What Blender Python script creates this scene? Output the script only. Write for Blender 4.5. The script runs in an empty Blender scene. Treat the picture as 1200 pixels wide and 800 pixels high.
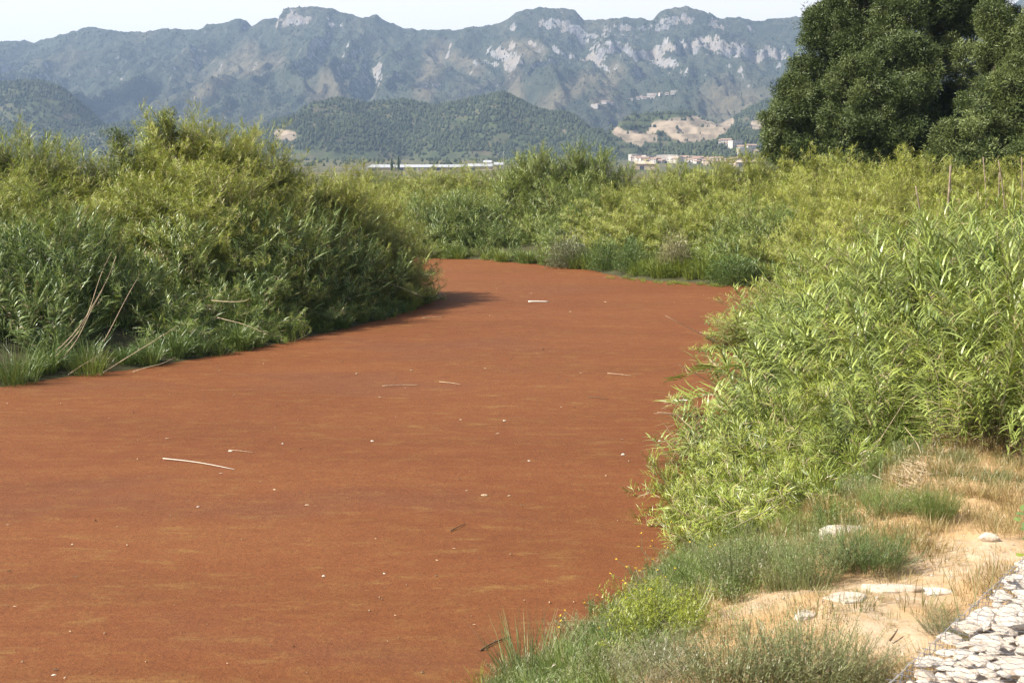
import bpy, math, random, time
import numpy as np
from mathutils import Vector, Matrix, Euler
T0 = time.time()
random.seed(7)
RNG = np.random.default_rng(11)
sc = bpy.context.scene
COL = sc.collection
PI = math.pi

# ------------------------------------------------------------------ camera
CAM_H, F, PITCH = 6.0, 1500.0, math.atan(208 / 1500)      # focal length in pixels of a 1200 px wide frame
cd = bpy.data.cameras.new('camera')
cd.sensor_width = 36.0
cd.lens = F / 1200 * 36
cd.clip_start, cd.clip_end = 0.2, 60000
cd.dof.use_dof = True
cd.dof.focus_distance = 38.0
cd.dof.aperture_fstop = 6.3
cam = bpy.data.objects.new('camera', cd)
COL.objects.link(cam)
cam.location = (0, 0, CAM_H)
cam.rotation_euler = (PI / 2 - PITCH, 0, 0)
sc.camera = cam

# ------------------------------------------------------------------ light
SUN_EL, SUN_AZ = math.radians(45), math.radians(-107)      # azimuth clockwise from +Y
world = bpy.data.worlds.new('World')
sc.world = world
world.use_nodes = True
wn = world.node_tree
sky = wn.nodes.new('ShaderNodeTexSky')
sky.sky_type = 'NISHITA'
sky.sun_disc = False
sky.sun_elevation = SUN_EL
sky.sun_rotation = SUN_AZ
sky.altitude = 10
sky.air_density = 1.0
sky.dust_density = 5.0
sky.ozone_density = 1.0
# a milky summer horizon, the same all the way round, clearing upwards
wt = wn.nodes.new('ShaderNodeTexCoord'); wx_ = wn.nodes.new('ShaderNodeSeparateXYZ'); wr = wn.nodes.new('ShaderNodeMapRange'); wm = wn.nodes.new('ShaderNodeMix')
wr.interpolation_type = 'SMOOTHSTEP'
wm.data_type = 'RGBA'
for k_, q_ in zip(('From Min', 'From Max', 'To Min', 'To Max'), (0.12, 0.5, 0.97, 0.0)): wr.inputs[k_].default_value = q_
wm.inputs[7].default_value = (8.0, 7.7, 7.4, 1)
wn.links.new(wt.outputs['Generated'], wx_.inputs[0]); wn.links.new(wx_.outputs['Z'], wr.inputs['Value'])
wn.links.new(wr.outputs[0], wm.inputs[0]); wn.links.new(sky.outputs[0], wm.inputs[6])
wn.links.new(wm.outputs[2], wn.nodes['Background'].inputs[0])
wn.nodes['Background'].inputs[1].default_value = 0.08
sl = bpy.data.lights.new('sun', 'SUN')
sl.energy = 5.0
sl.angle = math.radians(0.5)
sl.color = (1.0, 0.945, 0.86)
sun = bpy.data.objects.new('sun', sl)
COL.objects.link(sun)
sd = Vector((math.sin(SUN_AZ) * math.cos(SUN_EL), math.cos(SUN_AZ) * math.cos(SUN_EL), math.sin(SUN_EL)))
sun.rotation_euler = sd.to_track_quat('Z', 'Y').to_euler()
sc.view_settings.view_transform = 'Standard'
sc.view_settings.look = 'None'
sc.view_settings.exposure = 1.03
sc.view_settings.gamma = 1.0
sc.view_settings.use_curve_mapping = False
sc.render.engine = 'CYCLES'
cy = sc.cycles
cy.use_denoising = True
cy.denoiser = 'OPENIMAGEDENOISE'
cy.denoising_prefilter = 'NONE'
cy.max_bounces = 5
cy.diffuse_bounces = 2
cy.glossy_bounces = 1
cy.transmission_bounces = 3
cy.transparent_max_bounces = 4
cy.volume_bounces = 0
cy.caustics_reflective = False
cy.caustics_refractive = False
cy.use_adaptive_sampling = False
HAZE = 0.95e-4

# ------------------------------------------------------------------ photograph pixel <-> place
def ray(u, v):
    a, b = (np.asarray(u, float) - 600) / F, (400 - np.asarray(v, float)) / F
    cp, sp = math.cos(PITCH), math.sin(PITCH)
    return a, cp + b * sp, b * cp - sp                 # x, y, z of the direction

def at(u, v, Y):
    dx, dy, dz = ray(u, v)
    k = Y / dy
    return float(dx * k), float(Y), float(CAM_H + dz * k)

def on(u, v, z=0.0):
    dx, dy, dz = ray(u, v)
    k = (z - CAM_H) / dz
    return float(dx * k), float(dy * k), z

# ------------------------------------------------------------------ noise
def _h(ix, iy, s):
    n = (ix.astype(np.int64) * 374761393 + iy.astype(np.int64) * 668265263 + s * 974634777) & 0x7fffffff
    n = ((n ^ (n >> 13)) * 1274126177) & 0x7fffffff
    return ((n ^ (n >> 16)) & 0xffff) / 65535.0 * 2 * PI

def gn(x, y, s=0):
    x, y = np.asarray(x, float), np.asarray(y, float)
    x0, y0 = np.floor(x), np.floor(y)
    fx, fy = x - x0, y - y0
    def g(i, j):
        a = _h(x0 + i, y0 + j, s)
        return np.cos(a) * (fx - i) + np.sin(a) * (fy - j)
    w, q = fx * fx * fx * (fx * (fx * 6 - 15) + 10), fy * fy * fy * (fy * (fy * 6 - 15) + 10)
    a = g(0, 0) * (1 - w) + g(1, 0) * w
    b = g(0, 1) * (1 - w) + g(1, 1) * w
    return (a * (1 - q) + b * q) * 1.5

def fbm(x, y, o=4, s=0):
    r, a = 0, 1.0
    for k in range(o):
        r = r + gn(x * 2 ** k, y * 2 ** k, s + k * 17) * a
        a *= 0.5
    return r

def ridged(x, y, o=4, s=0):
    r, a = 0, 1.0
    for k in range(o):
        r = r + (1 - 2 * np.abs(gn(x * 2 ** k, y * 2 ** k, s + k * 13))) * a
        a *= 0.5
    return r / 1.9

def sstep(a, b, x):
    t = np.clip((x - a) / (b - a), 0, 1)
    return t * t * (3 - 2 * t)

# ------------------------------------------------------------------ ground shape
RIVER = np.array([(-40, -30), (-34, 10), (-26, 25), on(-160, 478)[:2], on(0, 453)[:2], on(75, 441)[:2], on(160, 432)[:2],
                  on(250, 417)[:2], on(330, 401)[:2], on(400, 386)[:2], on(460, 371)[:2], on(503, 354)[:2], (-4.6, 60), (-8, 68),
                  (-14, 76), (-22, 82), (-22, 86), on(484, 301)[:2], on(560, 304)[:2], on(640, 310)[:2], on(690, 316)[:2],
                  on(745, 328)[:2], on(840, 334)[:2], on(905, 335)[:2], (22, 60.5), (34, 60), (60, 58), (60, 52), (30, 53),
                  (16, 52), (11.5, 46), (8.2, 40), (6.0, 33), (4.6, 27), (3.5, 21.5), (2.5, 19.0), (1.1, 16.3), (0.0, 14.6),
                  (-1.6, 12), (-4.5, 6), (-8, -2), (-14, -30)])

def river_sd(x, y):
    """Distance to the waterline, positive on land."""
    x, y = np.asarray(x, float), np.asarray(y, float)
    d = np.full(x.shape, 1e9)
    inside = np.zeros(x.shape, bool)
    n = len(RIVER)
    for i in range(n):
        ax, ay = RIVER[i]
        bx, by = RIVER[(i + 1) % n]
        ex, ey = bx - ax, by - ay
        t = np.clip(((x - ax) * ex + (y - ay) * ey) / (ex * ex + ey * ey), 0, 1)
        d = np.minimum(d, np.hypot(x - ax - t * ex, y - ay - t * ey))
        c = ((ay > y) != (by > y))
        with np.errstate(divide='ignore', invalid='ignore'):
            inside ^= c & (x < (bx - ax) * (y - ay) / (by - ay) + ax)
    return np.where(inside, -d, d)

def ground(x, y):
    x, y = np.asarray(x, float), np.asarray(y, float)
    sdv = river_sd(x, y)
    right = sstep(-3, 3, x - np.interp(y, [-30, 6, 15, 27, 40, 50, 56], [-14, -6, -1, 3, 7, 13, 60])) * sstep(56, 50, y)
    top = 1.1 + 1.15 * right
    wid = 5.0 - 0.4 * right
    z = top * sstep(-0.3, wid, sdv) ** 0.9
    z = np.where(sdv < 0, -1.3 * sstep(0, 2.5, -sdv), z)
    near = sstep(60, 25, np.hypot(x, y))
    z = z + np.where(sdv > 0, near * sstep(0, 1.2, sdv) * (0.10 * fbm(x * 0.5, y * 0.5, 4, 3) + 0.028 * fbm(x * 3, y * 3, 3, 5)), 0)
    z = z - 0.9 * sstep(130, 500, y) * sstep(0, 10, sdv) + 13.0 * sstep(1250, 2300, y)
    return z

# ------------------------------------------------------------------ mountains
RIDGE = np.array([(-900, 60), (-500, 40), (-250, 70), (-60, 60), (0, 54), (45, 53), (53, 55), (90, 44), (120, 37), (150, 42), (180, 43),
                  (200, 40), (240, 40), (247, 38), (252, 34), (262, 34), (275, 31), (290, 28), (297, 31), (302, 37), (312, 30), (325, 27),
                  (337, 28), (341, 16), (356, 15), (385, 15), (410, 22), (430, 27), (445, 24), (455, 30), (475, 38), (490, 41), (510, 40),
                  (540, 41), (548, 38), (580, 35), (595, 28), (605, 20), (630, 16), (655, 16), (672, 18), (682, 29), (700, 30), (725, 27),
                  (740, 27), (760, 30), (770, 20), (785, 16), (800, 14), (815, 19), (835, 28), (860, 26), (880, 31), (905, 27), (935, 26),
                  (950, 24), (965, 19), (990, 25), (1040, 34), (1100, 34), (1160, 22), (1180, 6), (1192, 0), (1210, 4), (1260, 20), (1500, 50), (2000, 60)], float)
YR = 5000.0

def main_shape(x, y):
    x, y = np.asarray(x, float), np.asarray(y, float)
    px = x / YR * F + 600
    Hr = CAM_H + (192 - np.interp(px, RIDGE[:, 0], RIDGE[:, 1])) * YR / F
    Hs = CAM_H + (192 - np.interp(px, np.arange(-1000, 2100, 60), np.interp(np.arange(-1000, 2100, 60), RIDGE[:, 0], RIDGE[:, 1]))) * YR / F
    t = (y - 3150) / (YR - 3150)
    tc = np.clip(t, 0, 1)
    cliff = np.interp(px, [0, 100, 120, 140, 245, 265, 300, 338, 350, 400, 440, 470, 580, 600, 680, 700, 760, 770, 830, 870, 960, 1160, 1190], [.1, .1, .5, .1, .3, .6, .2, .5, 1, .7, .3, 0, 0, .8, 1, .9, .9, 1, .9, .4, .1, .3, 1])
    H = Hs + (Hr - Hs) * sstep(0.80, 0.97, tc)
    s = 0.30 * tc + 0.62 * tc ** 2.1
    lift = 0.08 * (cliff * sstep(0.915, 0.94, tc) + (1 - cliff) * sstep(0.75, 1, tc))
    lower = np.interp(px, [620, 650, 690, 750, 790, 880, 910], [0, .8, .8, .7, 1, .9, 0])
    jag = 0.03 * gn(x / 90, y / 300, 61) + 0.02 * gn(x / 30, y / 200, 62)
    lift2 = 0.085 * lower * (sstep(0.745, 0.765, tc + jag) - sstep(0.4, 1, tc))
    z = 14 + (H - 14) * (s + lift + lift2)
    amp = np.sin(PI * np.clip(tc, 0, 1) ** 0.9) ** 0.75
    wx = x + 130 * fbm(x / 600, y / 600, 2, 30) + 0.22 * (y - 4200) * gn(x / 800, 0 * y, 33)
    spur = ridged(wx / 370, y / 2300, 2, 21) * 150 + ridged(wx / 140, y / 650, 3, 25) * 52
    rough = fbm(x / 60, y / 60, 3, 40) * 14 + ridged(x / 45, y / 130, 2, 44) * 10 * (0.4 + cliff)
    z = z + amp * (spur - 20) + rough * amp + (6 * gn(x / 28, y / 60, 8) + 3 * gn(x / 11, y / 30, 9)) * sstep(0.3, 0.9, tc)
    back = np.clip((y - YR) / 600, 0, 1)
    return np.where(t > 1, 14 + (H - 14) * (1 - back ** 1.3), z) - 30 * sstep(0.05, 0, t)

HILLS = [  # u of the top, v of the top, distance, half width px left, right, depth m
    (395, 119, 2750, 120, 150, 420), (330, 150, 2600, 90, 80, 260), (470, 124, 2850, 120, 110, 380), (575, 118, 2800, 150, 130, 450), (655, 138, 2700, 110, 105, 330),
    (700, 160, 2500, 60, 60, 240), (-60, 92, 3000, 300, 235, 520), (60, 108, 2900, 160, 110, 300), (150, 150, 2750, 150, 160, 300), (250, 168, 2700, 130, 120, 260),
    (870, 150, 2350, 160, 200, 300), (980, 148, 2500, 160, 300, 330), (1240, 120, 2700, 250, 300, 400),
    (780, 133, 3000, 110, 140, 380), (900, 125, 3050, 120, 160, 380), (1050, 115, 3080, 160, 200, 380), (640, 150, 2950, 130, 150, 300)]

def hills_shape(x, y):
    x, y = np.asarray(x, float), np.asarray(y, float)
    out = np.zeros(np.broadcast(x, y).shape)
    wob = 1 + 0.20 * fbm(x / 260, y / 260, 3, 71)
    for (u, v, D, wl, wr, dep) in HILLS:
        H = CAM_H + (192 - v) * D / F
        cx = (u - 600) / F * D
        w = np.where(x < cx, wl, wr) * D / F
        r2 = ((x - cx) / w) ** 2 + ((y - D) / dep) ** 2
        out = out + (H * np.clip(1 - r2 ** 0.72, 0, 1) ** 1.12 * wob) ** 4
    h = out ** 0.25
    h = h + sstep(8, 40, h) * (ridged(x / 130, y / 230, 3, 77) - 0.5) * 13
    # the quarry: benches cut into a low hill
    qx, qy, qw = (790 - 600) / F * 2450, 2450.0, 125.0
    q = np.clip(1.25 - np.abs((x - qx) / qw) ** 2.2 - ((y - qy - 40) / 190) ** 2, 0, 1)
    bench = 36 + 14 * np.floor((y - qy + 30 * gn(x / 60, y / 60, 5)) / 42) + 14 * sstep(0.7, 1, ((y - qy + 30 * gn(x / 60, y / 60, 5)) / 42) % 1)
    h = np.where(q > 0, h * (1 - sstep(0, .25, q)) + np.clip(bench, 12, 108) * sstep(0, .25, q), h)
    return h - 6 * sstep(2, 0, h)

def terrain(x, y):
    z = ground(x, y)
    z = np.maximum(z, hills_shape(x, y))
    return np.maximum(z, np.where(y > 3000, main_shape(x, y), -50))

def hit(u, v, fn=ground, near=4.0, far=140.0, n=900):
    dx, dy, dz = ray(u, v)
    ys = np.geomspace(near, far, n)
    k = ys / dy
    X, Z = dx * k, CAM_H + dz * k
    g = fn(X, ys)
    i = np.argmax(Z <= g)
    if Z[i] > g[i]:
        return None
    return float(X[i]), float(ys[i]), float(g[i])

# ------------------------------------------------------------------ mesh helpers
class MB:
    def __init__(s):
        s.v, s.f, s.t, s.m = [], [], [], []
        s.n = 0

    def add(s, vs, fs, tone=0.5, mi=0):
        b = s.n
        s.v.extend(vs)
        s.n += len(vs)
        for f in fs:
            s.f.append([i + b for i in f])
            s.t.append(tone)
            s.m.append(mi)

    def mesh(s, name, mats, smooth=False):
        me = bpy.data.meshes.new(name)
        me.from_pydata([tuple(map(float, p)) for p in s.v], [], s.f)
        for m in (mats if isinstance(mats, (list, tuple)) else [mats]):
            me.materials.append(m)
        a = me.attributes.new('tone', 'FLOAT', 'FACE')
        a.data.foreach_set('value', np.array(s.t, np.float32))
        me.polygons.foreach_set('material_index', np.array(s.m, np.int32))
        if smooth:
            me.polygons.foreach_set('use_smooth', np.ones(len(s.f), bool))
        me.update()
        return me

def link(name, me, parent=None, loc=(0, 0, 0), rot=(0, 0, 0), scale=1.0):
    o = bpy.data.objects.new(name, me)
    o.location = loc
    o.rotation_euler = rot
    o.scale = (scale,) * 3 if isinstance(scale, (int, float)) else scale
    o.parent = parent
    COL.objects.link(o)
    return o

def tag(o, label=None, cat=None, group=None, kind=None):
    if label: o['label'] = label
    if cat: o['category'] = cat
    if group: o['group'] = group
    if kind: o['kind'] = kind
    return o

def thing(name, label, cat, loc=(0, 0, 0), rot=(0, 0, 0), group=None):
    return tag(link(name, None, None, loc, rot), label, cat, group)

def tube(mb, pts, r0, r1, sides=5, tone=0.5, mi=0, cap=True):
    pts = [Vector(p) for p in pts]
    n = len(pts)
    vs, fs = [], []
    for i, p in enumerate(pts):
        d = (pts[min(i + 1, n - 1)] - pts[max(i - 1, 0)])
        d = d.normalized() if d.length > 1e-9 else Vector((0, 0, 1))
        a = d.cross(Vector((0.31, 0.2, 0.93)) if abs(d.z) < 0.9 else Vector((1, 0.1, 0)))
        a.normalize()
        b = d.cross(a)
        r = r0 + (r1 - r0) * i / max(1, n - 1)
        for k in range(sides):
            c, s_ = math.cos(2 * PI * k / sides), math.sin(2 * PI * k / sides)
            vs.append(p + a * (c * r) + b * (s_ * r))
    for i in range(n - 1):
        for k in range(sides):
            k2 = (k + 1) % sides
            fs.append((i * sides + k, i * sides + k2, (i + 1) * sides + k2, (i + 1) * sides + k))
    if cap:
        fs.append(tuple(range(sides))[::-1])
        fs.append(tuple((n - 1) * sides + k for k in range(sides)))
    mb.add(vs, fs, tone, mi)

def ribbon(mb, p, az, el, L, W, droop, n=3, tone=0.5, mi=0, twist=0.0, base=0.55):
    """A leaf blade: starts at p towards (az, el) and bends down by `droop` radians along its length."""
    p = Vector(p)
    sw = Vector((-math.sin(az), math.cos(az), 0))
    vs, fs = [], []
    for i in range(n + 1):
        t = i / n
        w = W * 0.5 * (base + (1 - base) * min(1, t / 0.25)) * (1 - max(0, (t - 0.25) / 0.75) ** 1.6)
        if i == n: w = W * 0.03
        e = el - droop * t ** 1.3
        d = Vector((math.cos(az) * math.cos(e), math.sin(az) * math.cos(e), math.sin(e)))
        up = sw.cross(d)
        a = twist * (0.4 + t)
        s_ = sw * math.cos(a) + up * math.sin(a)
        vs += [p - s_ * w, p + s_ * w]
        p = p + d * (L / n)
    for i in range(n):
        fs.append((2 * i, 2 * i + 1, 2 * i + 3, 2 * i + 2))
    mb.add(vs, fs, tone, mi)

def grid_mesh(name, xs, ys, zf, mats, attrs=None, smooth=True):
    X, Y = np.meshgrid(xs, ys)
    Z = zf(X, Y)
    nx, ny = len(xs), len(ys)
    me = bpy.data.meshes.new(name)
    me.vertices.add(nx * ny)
    me.vertices.foreach_set('co', np.stack([X, Y, Z], -1).astype(np.float32).ravel())
    i = np.arange(nx * ny).reshape(ny, nx)
    q = np.stack([i[:-1, :-1], i[:-1, 1:], i[1:, 1:], i[1:, :-1]], -1).reshape(-1, 4)
    me.loops.add(q.size)
    me.loops.foreach_set('vertex_index', q.ravel().astype(np.int32))
    me.polygons.add(len(q))
    me.polygons.foreach_set('loop_start', np.arange(0, q.size, 4, dtype=np.int32))
    me.polygons.foreach_set('use_smooth', np.full(len(q), smooth))
    me.materials.append(mats)
    me.update(calc_edges=True)
    for k, fn in (attrs or {}).items():
        a = me.attributes.new(k, 'FLOAT', 'POINT')
        a.data.foreach_set('value', np.asarray(fn(X, Y, Z), np.float32).ravel())
    return me

# ------------------------------------------------------------------ materials
class N:
    """Small node-tree writer."""
    def __init__(s, name):
        s.m = bpy.data.materials.new(name)
        s.m.use_nodes = True
        s.t = s.m.node_tree
        s.t.nodes.clear()
        s.out = s.t.nodes.new('ShaderNodeOutputMaterial')

    def n(s, kind, **kw):
        x = s.t.nodes.new(kind)
        for k, v in kw.items():
            setattr(x, k, v)
        return x

    def l(s, a, b):
        s.t.links.new(a, b)

    def pos(s):
        return s.n('ShaderNodeNewGeometry').outputs['Position']

    def attr(s, name, typ='GEOMETRY'):
        return s.n('ShaderNodeAttribute', attribute_name=name, attribute_type=typ).outputs['Fac']

    def noise(s, vec, scale, detail=4, rough=0.5, stretch=None, dist=0.0):
        if stretch:
            mp = s.n('ShaderNodeMapping')
            mp.inputs['Scale'].default_value = stretch
            s.l(vec, mp.inputs['Vector'])
            vec = mp.outputs[0]
        x = s.n('ShaderNodeTexNoise')
        x.inputs['Scale'].default_value = scale
        x.inputs['Detail'].default_value = detail
        x.inputs['Roughness'].default_value = rough
        x.inputs['Distortion'].default_value = dist
        s.l(vec, x.inputs['Vector'])
        return x.outputs['Fac']

    def rng(s, val, a, b, c=0.0, d=1.0):
        x = s.n('ShaderNodeMapRange')
        s.l(val, x.inputs['Value'])
        for k, q in zip(('From Min', 'From Max', 'To Min', 'To Max'), (a, b, c, d)):
            x.inputs[k].default_value = q
        return x.outputs[0]

    def math(s, op, a, b=None, clamp=False):
        x = s.n('ShaderNodeMath', operation=op, use_clamp=clamp)
        for i, q in enumerate((a, b)):
            if q is None: continue
            if isinstance(q, (int, float)): x.inputs[i].default_value = q
            else: s.l(q, x.inputs[i])
        return x.outputs[0]

    def mix(s, fac, a, b, blend='MIX'):
        x = s.n('ShaderNodeMix', data_type='RGBA', blend_type=blend)
        for i, q in ((0, fac), (6, a), (7, b)):
            if isinstance(q, (int, float)): x.inputs[i].default_value = q
            elif isinstance(q, tuple): x.inputs[i].default_value = (*q, 1) if len(q) == 3 else q
            else: s.l(q, x.inputs[i])
        return x.outputs[2]

    def bump(s, h, strength=0.5, dist=0.02):
        x = s.n('ShaderNodeBump')
        x.inputs['Strength'].default_value = strength
        x.inputs['Distance'].default_value = dist
        s.l(h, x.inputs['Height'])
        return x.outputs[0]

    def bsdf(s, col, rough=0.8, spec=0.2, normal=None, metal=0.0):
        x = s.n('ShaderNodeBsdfPrincipled')
        if isinstance(col, tuple): x.inputs['Base Color'].default_value = (*col, 1)
        else: s.l(col, x.inputs['Base Color'])
        x.inputs['Roughness'].default_value = rough
        x.inputs['Specular IOR Level'].default_value = spec
        x.inputs['Metallic'].default_value = metal
        if normal is not None: s.l(normal, x.inputs['Normal'])
        return x.outputs[0]

    def done(s, sh):
        s.l(sh, s.out.inputs['Surface'])
        return s.m

def plain(name, col, rough=0.8, spec=0.2, var=0.25, scale=8.0, metal=0.0):
    m = N(name)
    nz = m.noise(m.n('ShaderNodeTexCoord').outputs['Object'], scale, 4)
    c = m.mix(m.rng(nz, 0.3, 0.7), tuple(x * (1 - var) for x in col), tuple(min(1, x * (1 + var)) for x in col))
    return m.done(m.bsdf(c, rough, spec, m.bump(nz, 0.2, 0.01), metal))

def leaf_mat(name, dark, light, warm, dry=(0.42, 0.33, 0.16), trans=0.24, rough=0.40, spec=0.5, dry_from=0.93):
    """Leaf colour runs dark..light by each blade's own tone, towards `warm` by the plant's tint; a few blades are dry."""
    m = N(name)
    tone, tint = m.attr('tone'), m.attr('tint', 'INSTANCER')
    c = m.mix(tone, dark, light)
    w = m.mix(tone, tuple(0.65 * q for q in warm), warm)
    c = m.mix(tint, c, w)
    c = m.mix(m.math('GREATER_THAN', tone, dry_from), c, dry)
    b = m.bsdf(c, rough, spec)
    tr = m.n('ShaderNodeBsdfTranslucent')
    m.l(m.mix(0.5, c, m.mix(1.0, c, (1.0, 1.0, 0.45), 'MULTIPLY')), tr.inputs['Color'])
    ms = m.n('ShaderNodeMixShader')
    ms.inputs[0].default_value = trans
    m.l(b, ms.inputs[1]); m.l(tr.outputs[0], ms.inputs[2])
    return m.done(ms.outputs[0])

M = {}
M['reed'] = leaf_mat('reed_leaf', (0.036, 0.078, 0.014), (0.345, 0.435, 0.140), (0.385, 0.440, 0.090), dry=(0.34, 0.28, 0.15), dry_from=0.95)
M['shoot'] = leaf_mat('reed_shoot_leaf', (0.036, 0.074, 0.010), (0.300, 0.390, 0.065), (0.400, 0.440, 0.065), dry=(0.34, 0.27, 0.14), dry_from=0.95)
M['weed'] = leaf_mat('green_weed_leaf', (0.065, 0.115, 0.030), (0.170, 0.240, 0.075), (0.270, 0.310, 0.030), dry_from=1.1)
M['wiry'] = leaf_mat('grey_weed_leaf', (0.110, 0.160, 0.045), (0.290, 0.345, 0.140), (0.240, 0.205, 0.115), (0.28, 0.22, 0.14), dry_from=0.85, trans=0.25)
M['straw'] = leaf_mat('dry_grass_blade', (0.260, 0.185, 0.075), (0.430, 0.330, 0.150), (0.210, 0.220, 0.080), dry_from=1.1, trans=0.3)
M['oak'] = leaf_mat('dark_tree_leaf', (0.026, 0.044, 0.012), (0.105, 0.140, 0.040), (0.175, 0.215, 0.065), dry_from=0.995, trans=0.15, rough=0.5, spec=0.3)
M['olive'] = leaf_mat('olive_bush_leaf', (0.100, 0.125, 0.065), (0.230, 0.250, 0.150), (0.330, 0.300, 0.160), dry_from=1.1, trans=0.2)
M['cane'] = leaf_mat('cane_stem', (0.130, 0.130, 0.055), (0.240, 0.225, 0.105), (0.300, 0.240, 0.130), dry_from=1.1, trans=0.0, rough=0.6)
M['drycane'] = plain('dead_cane', (0.33, 0.26, 0.17), 0.7, 0.2, 0.3, 6)
M['bark'] = plain('bark', (0.13, 0.10, 0.075), 0.9, 0.1, 0.4, 5)
M['twig'] = plain('dark_twig', (0.10, 0.07, 0.045), 0.9, 0.1, 0.3, 10)
M['flower'] = plain('yellow_petal', (0.75, 0.52, 0.03), 0.6, 0.1, 0.1, 20)
M['white'] = plain('white_plastic', (0.52, 0.48, 0.40), 0.5, 0.4, 0.08, 20)
M['pale'] = plain('pale_debris', (0.34, 0.25, 0.16), 0.8, 0.2, 0.3, 14)
M['house'] = plain('house_render', (0.45, 0.41, 0.37), 0.9, 0.1, 0.06, 0.3)
M['house2'] = plain('house_render_cream', (0.42, 0.34, 0.26), 0.9, 0.1, 0.06, 0.3)
M['shed'] = plain('shed_cladding', (0.34, 0.35, 0.37), 0.7, 0.2, 0.05, 0.2)
M['tile'] = plain('roof_tile', (0.27, 0.19, 0.145), 0.9, 0.1, 0.2, 0.5)
M['glass'] = plain('dark_window', (0.05, 0.06, 0.08), 0.2, 0.5, 0.1, 1)
M['wire'] = plain('galvanised_wire', (0.20, 0.205, 0.22), 0.6, 0.3, 0.15, 30, 0.4)
M['pole'] = plain('weathered_wood', (0.24, 0.185, 0.14), 0.9, 0.1, 0.25, 6)

def stone_mat():
    m = N('pale_limestone')
    oc = m.n('ShaderNodeTexCoord').outputs['Object']
    oi = m.n('ShaderNodeObjectInfo').outputs['Random']
    n1, n2 = m.noise(oc, 7, 6, 0.6), m.noise(oc, 34, 5, 0.6)
    c = m.mix(oi, (0.46, 0.39, 0.315), (0.57, 0.52, 0.455))
    c = m.mix(m.rng(n1, 0.50, 0.72), c, (0.33, 0.24, 0.155))
    c = m.mix(m.rng(n2, 0.60, 0.75), c, (0.22, 0.19, 0.16))
    return m.done(m.bsdf(c, 0.9, 0.15, m.bump(m.math('ADD', n1, m.math('MULTIPLY', n2, 0.5)), 0.6, 0.02)))
M['stone'] = stone_mat()

def azolla_mat():
    m = N('red_water_fern_mat')
    p = m.pos()
    wv = m.n('ShaderNodeVectorMath', operation='ADD')
    wn_ = m.n('ShaderNodeTexNoise'); wn_.inputs['Scale'].default_value = 0.10; wn_.inputs['Detail'].default_value = 2
    m.l(p, wn_.inputs['Vector'])
    sc_ = m.n('ShaderNodeVectorMath', operation='SCALE'); sc_.inputs['Scale'].default_value = 5.0
    m.l(wn_.outputs['Color'], sc_.inputs[0]); m.l(p, wv.inputs[0]); m.l(sc_.outputs[0], wv.inputs[1])
    pw = wv.outputs[0]
    big = m.noise(pw, 0.085, 4, 0.55, (1, 0.9, 1))
    band = m.noise(pw, 0.30, 6, 0.62, (0.40, 1.5, 1))
    streak = m.noise(p, 1.5, 7, 0.72, (0.55, 1.6, 1), 0.2)
    grain = m.noise(p, 13, 5, 0.8)
    fine = m.noise(p, 38, 3, 0.75)
    c = m.mix(m.rng(big, 0.30, 0.70), (0.130, 0.039, 0.010), (0.168, 0.062, 0.017))
    c = m.mix(m.rng(band, 0.42, 0.66), c, (0.174, 0.055, 0.016))
    c = m.mix(m.math('MULTIPLY', m.rng(band, 0.52, 0.78), 0.30), c, (0.198, 0.099, 0.027))
    c = m.mix(m.math('MULTIPLY', m.rng(streak, 0.55, 0.70), m.rng(big, 0.36, 0.62, 0.30, 1.0)), c, (0.247, 0.144, 0.041))
    c = m.mix(m.math('MULTIPLY', m.rng(m.noise(pw, 0.22, 3, 0.5, (0.6, 1.2, 1)), 0.56, 0.70), 0.45), c, (0.123, 0.049, 0.026))
    mot = m.noise(p, 2.6, 5, 0.7, (0.7, 1.3, 1))
    c = m.mix(m.rng(mot, 0.50, 0.74, 0, 0.6), c, (0.207, 0.103, 0.027))
    c = m.mix(m.rng(mot, 0.46, 0.26, 0, 0.55), c, (0.104, 0.032, 0.009))
    c = m.mix(m.rng(grain, 0.36, 0.62, 0.60, 0.0), c, (0.084, 0.026, 0.009))
    c = m.mix(m.rng(fine, 0.54, 0.72, 0.0, 0.50), c, (0.257, 0.123, 0.049))
    h = m.math('ADD', m.math('ADD', grain, m.math('MULTIPLY', mot, 2.0)), m.math('MULTIPLY', fine, 0.6))
    return m.done(m.bsdf(c, 0.8, 0.2, m.bump(h, 0.7, 0.025)))
M['azolla'] = azolla_mat()

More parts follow.
